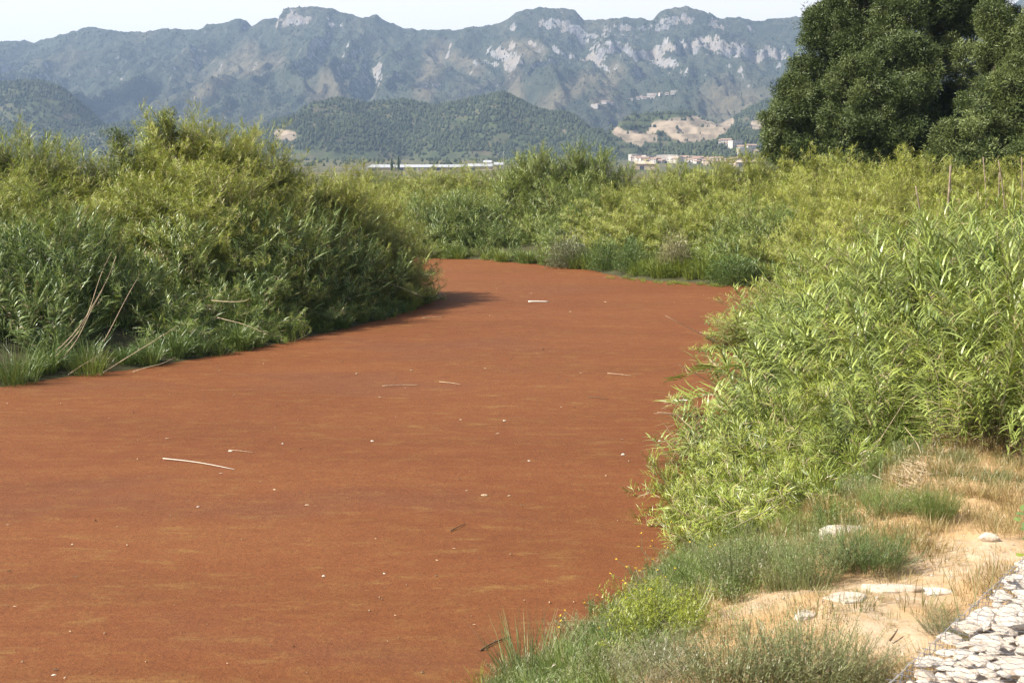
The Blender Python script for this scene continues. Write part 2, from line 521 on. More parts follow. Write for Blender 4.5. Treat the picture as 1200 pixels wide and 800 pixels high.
def ground_mat():
    m = N('bank_and_valley_ground')
    p = m.pos()
    path, green, field = m.attr('path'), m.attr('green'), m.attr('field')
    a, b, f_ = m.noise(p, 1.1, 6, 0.65), m.noise(p, 9, 6, 0.7), m.noise(p, 45, 4, 0.7)
    dry = m.mix(m.rng(a, 0.35, 0.65), (0.36, 0.225, 0.105), (0.44, 0.295, 0.155))
    dry = m.mix(m.rng(b, 0.50, 0.75, 0, 0.65), dry, (0.24, 0.15, 0.07))
    dry = m.mix(m.rng(f_, 0.50, 0.8, 0, 0.7), dry, (0.50, 0.37, 0.21))
    sand = m.mix(m.rng(b, 0.3, 0.7), (0.38, 0.27, 0.165), (0.50, 0.39, 0.27))
    c = m.mix(m.math('MULTIPLY', path, m.rng(b, 0.25, 0.55), True), dry, sand)
    c = m.mix(m.math('MULTIPLY', green, m.rng(a, 0.1, 0.5), True), c, m.mix(m.rng(b, 0.4, 0.6), (0.050, 0.042, 0.024), (0.060, 0.066, 0.030)))
    fl = m.n('ShaderNodeTexVoronoi'); fl.inputs['Scale'].default_value = 0.010; m.l(p, fl.inputs['Vector'])
    fc = m.mix(fl.outputs['Color'], (0.075, 0.080, 0.04), (0.19, 0.14, 0.085))
    fc = m.mix(m.rng(m.noise(p, 0.03, 5, 0.6), 0.4, 0.6), fc, (0.05, 0.065, 0.03))
    c = m.mix(field, c, fc)
    h = m.math('ADD', b, m.math('MULTIPLY', f_, 0.5))
    return m.done(m.bsdf(c, 0.95, 0.1, m.bump(h, 0.5, 0.04)))
M['ground'] = ground_mat()

def mountain_mat():
    m = N('mountain_scrub_and_rock')
    p = m.pos()
    rock, tan_ = m.attr('rock'), m.attr('scree')
    w1, w2, w3 = m.noise(p, 0.014, 6, 0.6), m.noise(p, 0.10, 5, 0.65), m.noise(p, 0.035, 6, 0.7)
    strat = m.noise(p, 0.030, 6, 0.7, (1.0, 0.4, 0.55))
    c = m.mix(m.rng(w1, 0.35, 0.65), (0.030, 0.041, 0.025), (0.062, 0.067, 0.043))
    c = m.mix(m.rng(w2, 0.50, 0.62), c, (0.024, 0.034, 0.021))
    rc = m.mix(m.rng(strat, 0.35, 0.65), (0.12, 0.12, 0.125), (0.30, 0.29, 0.28))
    rc = m.mix(m.rng(m.noise(p, 0.012, 3), 0.45, 0.62), rc, (0.24, 0.215, 0.185))
    tc_ = m.mix(m.rng(w3, 0.4, 0.6), (0.20, 0.15, 0.10), (0.13, 0.115, 0.07))
    c = m.mix(m.math('MULTIPLY', tan_, m.rng(w3, 0.35, 0.62), True), c, tc_)
    rk = m.rng(m.math('ADD', rock, m.math('MULTIPLY', m.math('SUBTRACT', w3, 0.5), 2.6)), 0.69, 0.86)
    c = m.mix(rk, c, rc)
    h = m.math('ADD', m.math('MULTIPLY', w2, 0.8), m.math('MULTIPLY', strat, 1.2))
    return m.done(m.bsdf(c, 0.95, 0.1, m.bump(h, 0.8, 14.0)))
M['mountain'] = mountain_mat()

def hill_mat():
    m = N('foothill_ground')
    p = m.pos()
    q = m.attr('quarry')
    w2, w3 = m.noise(p, 0.045, 6, 0.65), m.noise(p, 0.012, 4)
    c = m.mix(m.rng(w3, 0.45, 0.62), (0.040, 0.050, 0.024), (0.10, 0.085, 0.05))
    c = m.mix(m.rng(w2, 0.46, 0.56), c, (0.055, 0.070, 0.030))
    qc = m.mix(m.rng(w2, 0.42, 0.6), (0.28, 0.225, 0.165), (0.15, 0.125, 0.09))
    c = m.mix(m.rng(m.math('ADD', q, m.math('MULTIPLY', m.math('SUBTRACT', w2, 0.5), 0.8)), 0.4, 0.55), c, qc)
    return m.done(m.bsdf(c, 0.95, 0.1, m.bump(w2, 0.6, 4.0)))
M['hill'] = hill_mat()
def tree_far_mat():
    m = N('far_tree_foliage')
    t = m.attr('tint', 'INSTANCER')
    c = m.mix(t, (0.028, 0.040, 0.021), (0.064, 0.078, 0.038))
    return m.done(m.bsdf(c, 0.9, 0.1))
M['fartree'] = tree_far_mat()

# ------------------------------------------------------------------ the ground sheet, the water
def sinh_axis(c, lo, hi, step, n):
    k = np.linspace(-1, 1, n)
    a = 1.0
    def build(side, cnt):
        s = np.linspace(0, 1, cnt)
        lo_, hi_ = 0.01, 30.0
        for _ in range(60):
            q = (lo_ + hi_) / 2
            if side * math.sinh(q / (cnt - 1)) / math.sinh(q) > step: lo_ = q
            else: hi_ = q
        return side * np.sinh(q * s) / math.sinh(q)
    L, R = build(c - lo, n // 2), build(hi - c, n - n // 2)
    return np.concatenate([(c - L)[::-1], (c + R)[1:]])

def path_mask(X, Y, Z):
    P = [hit(u, v) for (u, v) in ((1045, 745), (1010, 720), (1045, 690), (1130, 662), (1180, 655))]
    m = np.zeros(X.shape)
    for (x, y, z), r in zip(P, (0.45, 0.38, 0.55, 0.55, 0.40)):
        m = np.maximum(m, sstep(1.5, 0.5, np.hypot(X - x, (Y - y)) / r + 0.35 * fbm(X * 1.4, Y * 1.4, 3, 8)))
    for (u, v) in ((870, 712), (905, 700)):
        h_ = hit(u, v)
        if h_: m = np.maximum(m, sstep(1.4, 0.5, np.hypot(X - h_[0], Y - h_[1]) / 0.5 + 0.3 * fbm(X * 2, Y * 2, 3, 8)))
    return m
def green_mask(X, Y, Z):
    g = sstep(20, 26, Y) * 2 + sstep(4, -2, X) * 0.6
    return np.clip(g + 0.5 * sstep(2.2, 1.0, Z), 0, 1.6)
xs = sinh_axis(4.5, -9000, 9000, 0.11, 440)
ys = sinh_axis(12.0, -2500, 12000, 0.12, 430)
gm = grid_mesh('ground', xs, ys, ground, M['ground'],
               {'path': path_mask, 'green': green_mask, 'field': lambda X, Y, Z: sstep(110, 200, np.hypot(X, Y))})
tag(link('ground', gm), kind='structure')
wx, wy = np.linspace(-42, 62, 40), np.linspace(-30, 92, 46)
tag(link('river_water', grid_mesh('river_water', wx, wy, lambda X, Y: 0.012 * fbm(X * 0.15, Y * 0.15, 2, 4), M['azolla'])), kind='structure')

# ------------------------------------------------------------------ mountains and foothills
def rock_mask(X, Y, Z):
    gy, gx = np.gradient(Z, axis=0) / 6.0, np.gradient(Z, axis=1) / 6.0
    slope = np.hypot(gx, gy)
    px = X / Y * F + 600
    vv = 192 - (Z - CAM_H) * F / Y
    r = sstep(0.85, 1.9, slope) * sstep(3800, 4400, Y)
    for (u, v, ru, rv, s_) in ((347, 26, 8, 12, .8), (375, 38, 22, 10, .35), (238, 64, 14, 8, .45), (225, 80, 10, 6, .4), (285, 66, 14, 12, .35), (640, 20, 42, 7, .45),
                               (600, 30, 14, 8, .35), (655, 68, 16, 8, .6), (612, 70, 6, 6, .5), (505, 70, 14, 8, .45), (560, 82, 16, 7, .3), (715, 50, 50, 11, .55), (795, 28, 34, 9, .55),
                               (850, 62, 34, 10, .95), (815, 55, 12, 8, 1.0), (775, 76, 20, 7, 1.0), (1192, 12, 16, 14, .8), (120, 48, 12, 6, .2), (247, 44, 6, 8, .5)):
        r = np.maximum(r, s_ * np.clip(1.5 - np.hypot((px - u) / ru, (vv - v) / rv), 0, 1.0) + 0)
    return r
def scree_mask(X, Y, Z):
    px = X / Y * F + 600
    vv = 192 - (Z - CAM_H) * F / Y
    r = 0.30 * sstep(0.1, 0.6, fbm(X / 220, Y / 600, 3, 90))
    for (u, v, u2, v2, w) in ((300, 62, 240, 112, 10), (290, 85, 330, 75, 9), (515, 62, 500, 110, 12), (600, 75, 605, 120, 9), (535, 72, 560, 85, 9), (690, 95, 640, 125, 10), (720, 85, 700, 120, 10),
                              (630, 65, 600, 60, 10), (390, 95, 380, 118, 12), (845, 120, 900, 145, 26), (375, 110, 400, 108, 12)):
        ex, ey = u2 - u, v2 - v
        t = np.clip(((px - u) * ex + (vv - v) * ey) / (ex * ex + ey * ey), 0, 1)
        r = np.maximum(r, np.clip(1.5 - np.hypot(px - u - t * ex, vv - v - t * ey) / w, 0, 1) * 0.85)
    return r
mx, my = np.arange(-2700, 2701, 7.0), np.arange(3150, 5600, 6.0)
tag(link('mountains', grid_mesh('mountains', mx, my, main_shape, M['mountain'], {'rock': rock_mask, 'scree': scree_mask})), kind='structure')

def quarry_mask(X, Y, Z):
    px = X / Y * F + 600
    vv = 192 - (Z - CAM_H) * F / Y
    r = 0 * X
    for (u, v, u2, v2, w) in ((790, 152, 840, 146, 11), (800, 160, 830, 158, 8), (722, 155, 748, 168, 5), (722, 155, 765, 163, 4), (765, 150, 850, 143, 6), (880, 148, 910, 148, 5), (330, 158, 345, 160, 5)):
        ex, ey = u2 - u, v2 - v
        t = np.clip(((px - u) * ex + (vv - v) * ey) / (ex * ex + ey * ey), 0, 1)
        r = np.maximum(r, np.clip(1.6 - np.hypot(px - u - t * ex, vv - v - t * ey) / w, 0, 1))
    return r
hx, hy = np.arange(-2200, 2201, 8.0), np.arange(2000, 3500, 7.0)
tag(link('foothills', grid_mesh('foothills', hx, hy, hills_shape, M['hill'], {'quarry': quarry_mask})), kind='structure')

# ------------------------------------------------------------------ scattering of uncountable growth (one object each)
def scatter_tree(name, protos):
    g = bpy.data.node_groups.new(name, 'GeometryNodeTree')
    g.interface.new_socket('Geometry', in_out='INPUT', socket_type='NodeSocketGeometry')
    g.interface.new_socket('Geometry', in_out='OUTPUT', socket_type='NodeSocketGeometry')
    i, u = g.nodes.new('NodeGroupInput'), g.nodes.new('NodeGroupOutput')
    def na(nm, dt):
        x = g.nodes.new('GeometryNodeInputNamedAttribute')
        x.data_type = dt
        x.inputs['Name'].default_value = nm
        return x.outputs[0]
    rot, scl, idx = na('rot', 'FLOAT_VECTOR'), na('scl', 'FLOAT_VECTOR'), na('idx', 'INT')
    jn = g.nodes.new('GeometryNodeJoinGeometry')
    for k, src in enumerate(protos):
        oi = g.nodes.new('GeometryNodeObjectInfo')
        oi.inputs['Object'].default_value = src
        cm = g.nodes.new('FunctionNodeCompare')
        cm.data_type = 'INT'; cm.operation = 'EQUAL'
        ins = [s_ for s_ in cm.inputs if s_.type == 'INT']
        g.links.new(idx, ins[0])
        ins[1].default_value = k
        ip = g.nodes.new('GeometryNodeInstanceOnPoints')
        g.links.new(i.outputs[0], ip.inputs['Points'])
        g.links.new(cm.outputs[0], ip.inputs['Selection'])
        g.links.new(oi.outputs['Geometry'], ip.inputs['Instance'])
        g.links.new(rot, ip.inputs['Rotation'])
        g.links.new(scl, ip.inputs['Scale'])
        g.links.new(ip.outputs[0], jn.inputs[0])
    g.links.new(jn.outputs[0], u.inputs[0])
    return g

def scatter(name, pts, rots, scls, idx, tints, tree, parent=None):
    """One object: the points carry rotation, size and kind of plant; the node tree grows the plants on them."""
    me = bpy.data.meshes.new(name)
    n = len(pts)
    me.vertices.add(n)
    me.vertices.foreach_set('co', np.asarray(pts, np.float32).ravel())
    scls = np.asarray(scls, np.float32)
    if scls.ndim == 1: scls = np.repeat(scls[:, None], 3, 1)
    for nm, dt, arr, key in (('rot', 'FLOAT_VECTOR', rots, 'vector'), ('scl', 'FLOAT_VECTOR', scls, 'vector'), ('idx', 'INT', idx, 'value'), ('tint', 'FLOAT', tints, 'value')):
        a = me.attributes.new(nm, dt, 'POINT')
        a.data.foreach_set(key, np.asarray(arr, np.int32 if dt == 'INT' else np.float32).ravel())
    o = link(name, me, parent)
    md = o.modifiers.new('growth', 'NODES')
    md.node_group = tree
    o['kind'] = 'stuff'
    return o

def proto(name, mb, mats):
    return bpy.data.objects.new(name, mb.mesh(name, mats))       # only ever drawn through a scatter

def far_tree(kind, seed):
    r = random.Random(seed)
    mb = MB()
    if kind == 'pine':
        prof = ((0.05, 0.18), (0.22, 0.36), (0.55, 0.30), (0.8, 0.16), (1.0, 0.0))
    else:
        prof = ((0.02, 0.22), (0.30, 0.38), (0.65, 0.33), (0.88, 0.17), (1.0, 0.0))
    S = 6
    vs = []
    for (z, rr) in prof:
        for k in range(S):
            a = 2 * PI * k / S
            q = rr * r.uniform(0.7, 1.25)
            vs.append((q * math.cos(a), q * math.sin(a), z + r.uniform(-.05, .05)))
    fs = [(i * S + k, i * S + (k + 1) % S, (i + 1) * S + (k + 1) % S, (i + 1) * S + k) for i in range(len(prof) - 1) for k in range(S)]
    mb.add(vs, fs)
    return proto('far_' + kind, mb, M['fartree'])
FT = scatter_tree('far_wood_growth', [far_tree('pine', 1), far_tree('pine', 2), far_tree('round', 3), far_tree('round', 4)])

def wood(name, label, n, xr, yr, fn, dens, size, cat='woodland'):
    x, y = RNG.uniform(*xr, n), RNG.uniform(*yr, n)
    z = fn(x, y)
    keep = RNG.random(n) < dens(x, y, z)
    ang = np.abs(x / y) < 0.50
    keep &= ang & (z > 3)
    x, y, z = x[keep], y[keep], z[keep]
    k = len(x)
    s_ = size[0] + (size[1] - size[0]) * RNG.random(k) ** 1.5
    rot = np.zeros((k, 3)); rot[:, 2] = RNG.random(k) * 6.28
    o = scatter(name, np.stack([x, y, z - 0.1 * s_], 1), rot, s_, RNG.integers(0, 4, k), np.clip(0.5 + 0.35 * gn(x / 90, y / 90, 3) + RNG.normal(0, .25, k), 0, 1), FT)
    tag(o, label, cat)
    return k

def pxv(x, y, z):
    return x / y * F + 600, 192 - (z - CAM_H) * F / y
def dens_hill(x, y, z):
    u, v = pxv(x, y, z)
    d = 0.30 + 0.70 * sstep(-0.42, -0.12, fbm(x / 150, y / 150, 3, 55))
    d = np.where(quarry_mask(x, y, z) > 0.25, 0.03, d)
    d = np.where((v > 178) & (u < 590), d * 0.3 * (gn(x / 40, y / 40, 2) > 0.05), d)
    return d
NW = wood('foothill_woodland', 'pine woods covering the low hills in front of the mountains', 130000, (-1450, 1450), (2020, 3300), hills_shape, dens_hill, (4.5, 9.5))
def dens_mt(x, y, z):
    t = (y - 3150) / 1850
    d = (1 - 0.65 * sstep(0.15, 0.9, t)) * (0.25 + 0.75 * sstep(-0.1, 0.3, fbm(x / 220, y / 350, 3, 66)))
    return d * (1 - sstep(.2, .5, scree_mask(x, y, z)) * 0.8)
NM = wood('mountain_scrub', 'dark scrub and scattered pines dotting the mountain slopes', 60000, (-2300, 2300), (3160, 4950), main_shape, dens_mt, (4, 10), 'scrub')
def dens_valley(x, y, z):
    u, v = pxv(x, y, z)
    d = sstep(0.0, 0.25, gn(x / 70, y / 35, 15)) * 0.5 + 0.04
    return np.where(((u > 425) & (u < 600) & (y < 1500) & (y > 950)) | ((u > 700) & (u < 870) & (y < 2050) & (y > 1500)), d * 0.5, d)
NV = wood('valley_orchards', 'dark orchard trees and hedges between the fields of the valley floor', 14000, (-800, 800), (500, 2150), ground, dens_valley, (3.0, 6.5), 'orchard')
print('far', NW, NM, NV, round(time.time() - T0, 1))

# ------------------------------------------------------------------ haze
hv = bpy.data.materials.new('valley_haze')
hv.use_nodes = True
hv.node_tree.nodes.clear()
ho = hv.node_tree.nodes.new('ShaderNodeOutputMaterial')
hp = hv.node_tree.nodes.new('ShaderNodeVolumePrincipled')
hp.inputs['Color'].default_value = (0.50, 0.69, 1.0, 1)
hp.inputs['Density'].default_value = HAZE
hp.inputs['Anisotropy'].default_value = 0.2
hv.node_tree.links.new(hp.outputs[0], ho.inputs['Volume'])
hb = MB()
hb.add([(x, y, z) for z in (-40, 760) for (x, y) in ((-9500, -3000), (9500, -3000), (9500, 12500), (-9500, 12500))],
       [(3, 2, 1, 0), (4, 5, 6, 7), (0, 1, 5, 4), (1, 2, 6, 5), (2, 3, 7, 6), (3, 0, 4, 7)])
tag(link('haze', hb.mesh('haze', hv)), kind='stuff')

# ------------------------------------------------------------------ giant reeds: the plants
def cane_spec(rnd, h=4.0, bend=0.3, n=26, t0=0.22, L=(0.55, 0.90), W=0.043):
    sp = [(bend * (k / 8) ** 2.3, 0.0, h * (k / 8) - 0.16 * bend * (k / 8) ** 3) for k in range(9)]
    def P(t):
        k = min(7, int(t * 8)); f = t * 8 - k
        return tuple(a + (b - a) * f for a, b in zip(sp[k], sp[k + 1]))
    plane = rnd.uniform(0, PI)
    leaves = []
    for i in range(n):
        t = t0 + (1 - t0) * (i / (n - 1)) ** 0.75
        az = plane + (PI if i % 2 else 0) + rnd.uniform(-0.5, 0.5)
        top = max(0, (t - 0.75) / 0.25)
        leaves.append((P(t), az, rnd.uniform(0.85, 1.25) + 0.2 * top, rnd.uniform(*L) * (1 - 0.20 * top) * (0.75 + 0.25 * min(1, t * 2)), W, rnd.uniform(0.8, 2.5) * (1 - 0.4 * top), rnd.random() ** 1.4))
    return sp, leaves

def reed_mb(seed, dry=False, **kw):
    rnd = random.Random(seed)
    sp, leaves = cane_spec(rnd, **kw)
    mb = MB()
    tube(mb, sp[::2], 0.016, 0.005, 4, rnd.random(), 1, False)
    for (p, az, el, L, W, dr, tn) in leaves:
        ribbon(mb, p, az, el, L, W, dr, 4, tn, 0, rnd.uniform(-.5, .5))
    return mb

def shoots_mb(seed, h=4.0, bend=0.5, nodes=13, per=3, t0=0.25):
    rnd = random.Random(seed)
    sp, _ = cane_spec(rnd, h=h, bend=bend, n=2)
    mb = MB()
    tube(mb, sp[::2], 0.014, 0.004, 4, rnd.random(), 1, False)
    for i in range(nodes):
        t = t0 + (1 - t0) * i / (nodes - 1)
        k = min(7, int(t * 8)); f = t * 8 - k
        p = Vector([a + (b - a) * f for a, b in zip(sp[k], sp[k + 1])])
        for j in range(per):
            az = rnd.uniform(0, 2 * PI)
            el = rnd.uniform(0.3, 1.2)
            L = rnd.uniform(0.35, 0.75) * (1 - 0.2 * t)
            d = Vector((math.cos(az) * math.cos(el), math.sin(az) * math.cos(el), math.sin(el)))
            tube(mb, [p, p + d * L], 0.004, 0.002, 3, 0.5, 1, False)
            tn = rnd.random() ** 1.4
            for q in range(7):
                u = 0.15 + 0.85 * q / 6
                a2 = az + rnd.choice((-1, 1)) * rnd.uniform(0.3, 1.0)
                ribbon(mb, p + d * L * u, a2, el + rnd.uniform(-0.5, 0.3), rnd.uniform(0.22, 0.36), 0.024, rnd.uniform(0.3, 1.3), 2, min(1, max(0, tn + rnd.uniform(-.25, .25))), 0, rnd.uniform(-.6, .6))
    return mb

def dry_mb(seed):
    rnd = random.Random(seed)
    mb = MB()
    sp, leaves = cane_spec(rnd, h=4.0, bend=rnd.uniform(0.1, 0.7), n=9, t0=0.3)
    tube(mb, sp[::2], 0.014, 0.005, 4, 0.9, 1, False)
    for (p, az, el, L, W, dr, tn) in leaves:
        ribbon(mb, p, az, el * 0.4, L * 0.8, 0.03, dr + 0.8, 3, 0.97, 0, rnd.uniform(-1, 1))
    return mb

RM, SM = [M['reed'], M['cane']], [M['shoot'], M['cane']]
PROTO = [proto('reed_a', reed_mb(1, bend=0.25, n=30), RM), proto('reed_b', reed_mb(2, bend=0.45, n=28), RM),
         proto('reed_c', reed_mb(3, bend=0.9, n=30), RM), proto('reed_d', reed_mb(4, bend=0.15, n=34, t0=0.1), RM),
         proto('shoots_a', shoots_mb(5, bend=0.3), SM), proto('shoots_b', shoots_mb(6, bend=0.8), SM),
         proto('shoots_c', shoots_mb(7, bend=1.4), SM), proto('shoots_d', shoots_mb(8, bend=1.1, nodes=16), SM),
         proto('dry_a', dry_mb(9), [M['shoot'], M['drycane']]), proto('dry_b', dry_mb(10), [M['shoot'], M['drycane']])]
REEDS = scatter_tree('reed_growth', PROTO)
MIX_A = [2, 3, 4, 2, .4, .6, .2, .2, .2, .1]        # upright grey-green canes with broad blades
MIX_R = [3, 3, 2, 2.5, .6, .7, .3, .2, .6, .5]      # upright broad-bladed canes with some dead ones
MIX_B = [.3, .5, 1.2, .2, 1.2, 3, 3.5, 3, .2, .2]       # branching, feathery, leaning canes
MIX_M = [1.2, 1.2, 1.5, 1, 1.2, 1.6, 1, .8, .25, .25]

def euler_of(zdir, xdir):
    z = zdir / np.linalg.norm(zdir, axis=1, keepdims=True)
    x = xdir - z * np.sum(xdir * z, 1, keepdims=True)
    x /= np.linalg.norm(x, axis=1, keepdims=True)
    y = np.cross(z, x)
    return np.stack([np.arctan2(y[:, 2], z[:, 2]), -np.arcsin(np.clip(x[:, 2], -1, 1)), np.arctan2(x[:, 1], x[:, 0])], 1)

def mound_points(mounds, dens, lean=1.0, skirt=0.28, up=0.45):
    """Roots and tips of canes for a stand made of domed mounds (x, y, crown height, radius), each broken into fountains of canes."""
    B, T, D = [], [], []
    for (x, y, H, R) in mounds:
        g0 = float(ground(x, y))
        if up < .6:
            # old dense stands: rounded clumps closed all round by leafy cane ends
            K = max(2, int(0.95 * R * R))
            for k in range(K):
                rk = math.sqrt((k + .25) / K); ak = k * 2.399 + x * 1.7
                Hk = (H - g0) * ((1 - rk ** 2.4) * (1 - skirt) + skirt) * (1.0 if k == 0 else RNG.uniform(0.80, 1.03))
                Rk = RNG.uniform(0.8, 1.2) * (0.45 + 0.33 * R)
                px_, py_ = x + math.cos(ak) * rk * R * 0.8, y + math.sin(ak) * rk * R * 0.8
                gk = max(0.0, float(ground(px_, py_)))
                hz = max(0.45, (g0 + Hk - gk) * 0.55)
                n = int(dens * 0.62 * 2 * PI * Rk * hz * 1.5) + 10
                a = RNG.random(n) * 2 * PI
                e = np.arcsin(RNG.uniform(-0.75, 1.0, n))
                lump = 1 + 0.16 * np.sin(3 * a + k) * np.cos(3 * e + x) + RNG.normal(0, 0.045, n)
                nx_, ny_, nz_ = np.cos(a) * np.cos(e), np.sin(a) * np.cos(e), np.sin(e)
                S = np.stack([px_ + Rk * lump * nx_, py_ + Rk * lump * ny_, g0 + Hk - hz + hz * lump * nz_ * np.where(nz_ < 0, 1.3, 1.0)], 1)
                side = 0.55 * lean
                dr = np.stack([nx_ * side, ny_ * side, 0.35 * nz_ + 0.75 + 0 * nz_], 1) + RNG.normal(0, 0.16, (n, 3))
                dr /= np.linalg.norm(dr, axis=1, keepdims=True)
                L = RNG.uniform(1.3, 2.3, n)
                low = np.maximum(ground(S[:, 0], S[:, 1]), 0.0)
                S[:, 2] = np.maximum(S[:, 2], low + 0.35)
                B.append(S - dr * L[:, None]); T.append(S + dr * 0.15)
                D.append(np.stack([nx_, ny_, 0 * nx_], 1) + 1e-4)
            continue
        K = max(3, int(1.5 * R * R + 2))
        for k in range(K):
            rk = math.sqrt((k + RNG.random()) / K); ak = k * 2.399 + RNG.uniform(-.5, .5) + x
            px_, py_ = x + math.cos(ak) * rk * R * 0.85, y + math.sin(ak) * rk * R * 0.85
            Hk = (H - g0) * ((1 - rk ** 2.3) * (1 - skirt) + skirt) * (RNG.uniform(0.72, 1.06) if up < .6 else RNG.uniform(0.88, 1.04))
            full = up < .6
            Rk = RNG.uniform(0.8, 1.25) * ((0.62 + 0.24 * R) if full else (0.52 + 0.20 * R))
            n = max(5, int((1.75 if full else 1.05) * dens * PI * R * R / K))
            r = np.sqrt(RNG.random(n)); a = RNG.random(n) * 2 * PI
            # outward pull of the whole fountain
            ox, oy = math.cos(ak) * rk, math.sin(ak) * rk
            pull = 0.25 if up < .6 else 0.05
            bx, by = px_ - ox * pull * R + np.cos(a) * r * Rk * up, py_ - oy * pull * R + np.sin(a) * r * Rk * up
            gz = ground(bx, by)
            gz = np.where(river_sd(bx, by) < 0, -0.1, gz)
            tz = g0 + Hk * (1 - (0.46 if full else 0.62) * r ** 2.4) * (RNG.uniform(0.90, 1.0, n) if full else RNG.uniform(0.95, 1.02, n))
            dx, dy = np.cos(a) * r * Rk + ox * 0.30 * R * lean, np.sin(a) * r * Rk + oy * 0.30 * R * lean
            sway = 0.38 if full else 0.12
            tx, ty = px_ + np.cos(a) * r * Rk + ox * 0.12 * lean * R + RNG.normal(0, sway, n), py_ + np.sin(a) * r * Rk + oy * 0.12 * lean * R + RNG.normal(0, sway, n)
            L = np.hypot(dx, dy) + 1e-6
            B.append(np.stack([bx, by, gz - 0.05], 1)); T.append(np.stack([tx, ty, np.maximum(tz, gz + 0.45)], 1))
            D.append(np.stack([dx / L, dy / L, 0 * dx], 1))
    return np.concatenate(B), np.concatenate(T), np.concatenate(D)

STANDS = []
def stand(name, label, mounds, dens, mix, tint=0.3, tvar=0.25, lean=1.0, skirt=0.28, cat='reed bed', tfun=None, minxy=0.62, up=0.45):
    B, T, D = mound_points(mounds, dens, lean, skirt, up)
    n = len(B)
    ax = T - B
    L = np.linalg.norm(ax, axis=1)
    spin = RNG.normal(0, 0.7, n)
    c, s = np.cos(spin), np.sin(spin)
    X = np.stack([D[:, 0] * c - D[:, 1] * s, D[:, 0] * s + D[:, 1] * c, 0 * c], 1)
    rot = euler_of(ax, X)
    p = np.array(mix, float); p /= p.sum()
    idx = RNG.choice(len(mix), n, p=p)
    zs = L / 4.0
    xy = np.clip(zs, minxy, 1.15)
    scl = np.stack([xy, xy, zs], 1)
    tn = np.clip(tint + tvar * fbm(B[:, 0] / 2.5, B[:, 1] / 2.5, 2, 12) + RNG.normal(0, 0.12, n), 0, 1)
    if tfun is not None: tn = np.clip(tfun(B, tn), 0, 1)
    o = scatter(name, B, rot, scl, idx, tn, REEDS)
    tag(o, label, cat)
    STANDS.append((name, n))
    return o

def md(u, v, Y, R, dz=0.0):
    x, y, z = at(u, v, Y)
    return (x, y, z - 0.1 + dz + (0.85 if Y > 60 else 0.05 if Y > 34 and v < 300 else 0.1), R)

# left bank
stand('reed_bed', 'yellow-tipped reed bed standing at the far left behind the grey-green reeds', [md(-90, 150, 49, 5), md(-30, 152, 50, 4), md(15, 153, 50, 3.4), md(62, 160, 50, 2.8), md(95, 182, 50, 1.8), md(5, 196, 46, 2.6), md(58, 206, 46, 2.2), md(-50, 200, 45, 3)], 6.5, MIX_M, 0.62)
stand('reed_bed', 'tallest domed mound of feathery yellow-green canes on the left bank', [md(150, 158, 50, 2.6), md(185, 136, 51, 3.0), md(225, 134, 51, 3.4), md(265, 142, 52, 3.2), md(300, 155, 53, 3.2), md(345, 178, 54, 3.2), md(388, 196, 55, 3.2), md(420, 210, 57, 2.8), md(150, 200, 47.5, 2.4), md(190, 190, 48, 2.8), md(245, 185, 48, 3.0), md(300, 195, 49.5, 2.8)], 6.5, MIX_B, 0.78)
stand('reed_bed', 'grey-green upright reeds facing the water at the left edge of the picture', [md(-55, 250, 40, 3.0), md(5, 250, 40.5, 2.4), md(60, 240, 41.2, 2.3), md(112, 250, 42, 2.1), md(150, 290, 41.6, 1.4), md(20, 325, 38, 1.4), md(82, 322, 39, 1.4)], 8, MIX_A, 0.0, 0.12)
stand('reed_bed', 'grey-green reeds covering the slope below the tallest left mound', [md(212, 250, 45.5, 2.1), md(262, 236, 46.5, 2.2), md(318, 230, 48, 2.3), md(372, 236, 50.5, 2.3), md(420, 252, 53, 2.2), md(290, 272, 46, 1.6), md(350, 276, 48, 1.7), md(400, 284, 50.3, 1.5)], 7, MIX_A, 0.06, 0.15)
stand('reed_bed', 'dark drooping skirt of canes hanging to the water along the left bank', [md(192, 332, 41.6, 1.4), md(238, 318, 43, 1.5), md(285, 326, 44.4, 1.4), md(330, 314, 46.2, 1.6), md(378, 318, 48.2, 1.5), md(420, 312, 50.4, 1.6), md(212, 368, 40.6, .9), md(300, 366, 43.2, .9)], 8, MIX_M, 0.0, 0.05, lean=1.6, skirt=0.12)
stand('reed_bed', 'leaning golden-green canes on the point where the left bank turns away', [md(420, 240, 58, 2.0), md(432, 268, 57, 1.7), md(422, 302, 53.5, 1.6), md(446, 300, 56, 1.4), md(460, 324, 56.3, 1.0), md(440, 332, 54.3, 1.1), md(412, 275, 55, 1.8), md(472, 338, 57, 0.7)], 9, MIX_B, 0.6, lean=1.3, skirt=0.12)
stand('reed_bed', 'low reed hedge across the back of the river between the left mound and the tall clump', [md(u, v, 98, 3.4) for u, v in ((420, 212), (455, 208), (490, 206), (520, 203), (550, 205), (580, 206), (610, 206))] + [md(u, v, 91, 2.8) for u, v in ((440, 228), (475, 226), (510, 228), (545, 226))] + [md(450, 262, 85, 2.2), md(475, 270, 84, 1.8)], 4.5, MIX_B, 0.70)
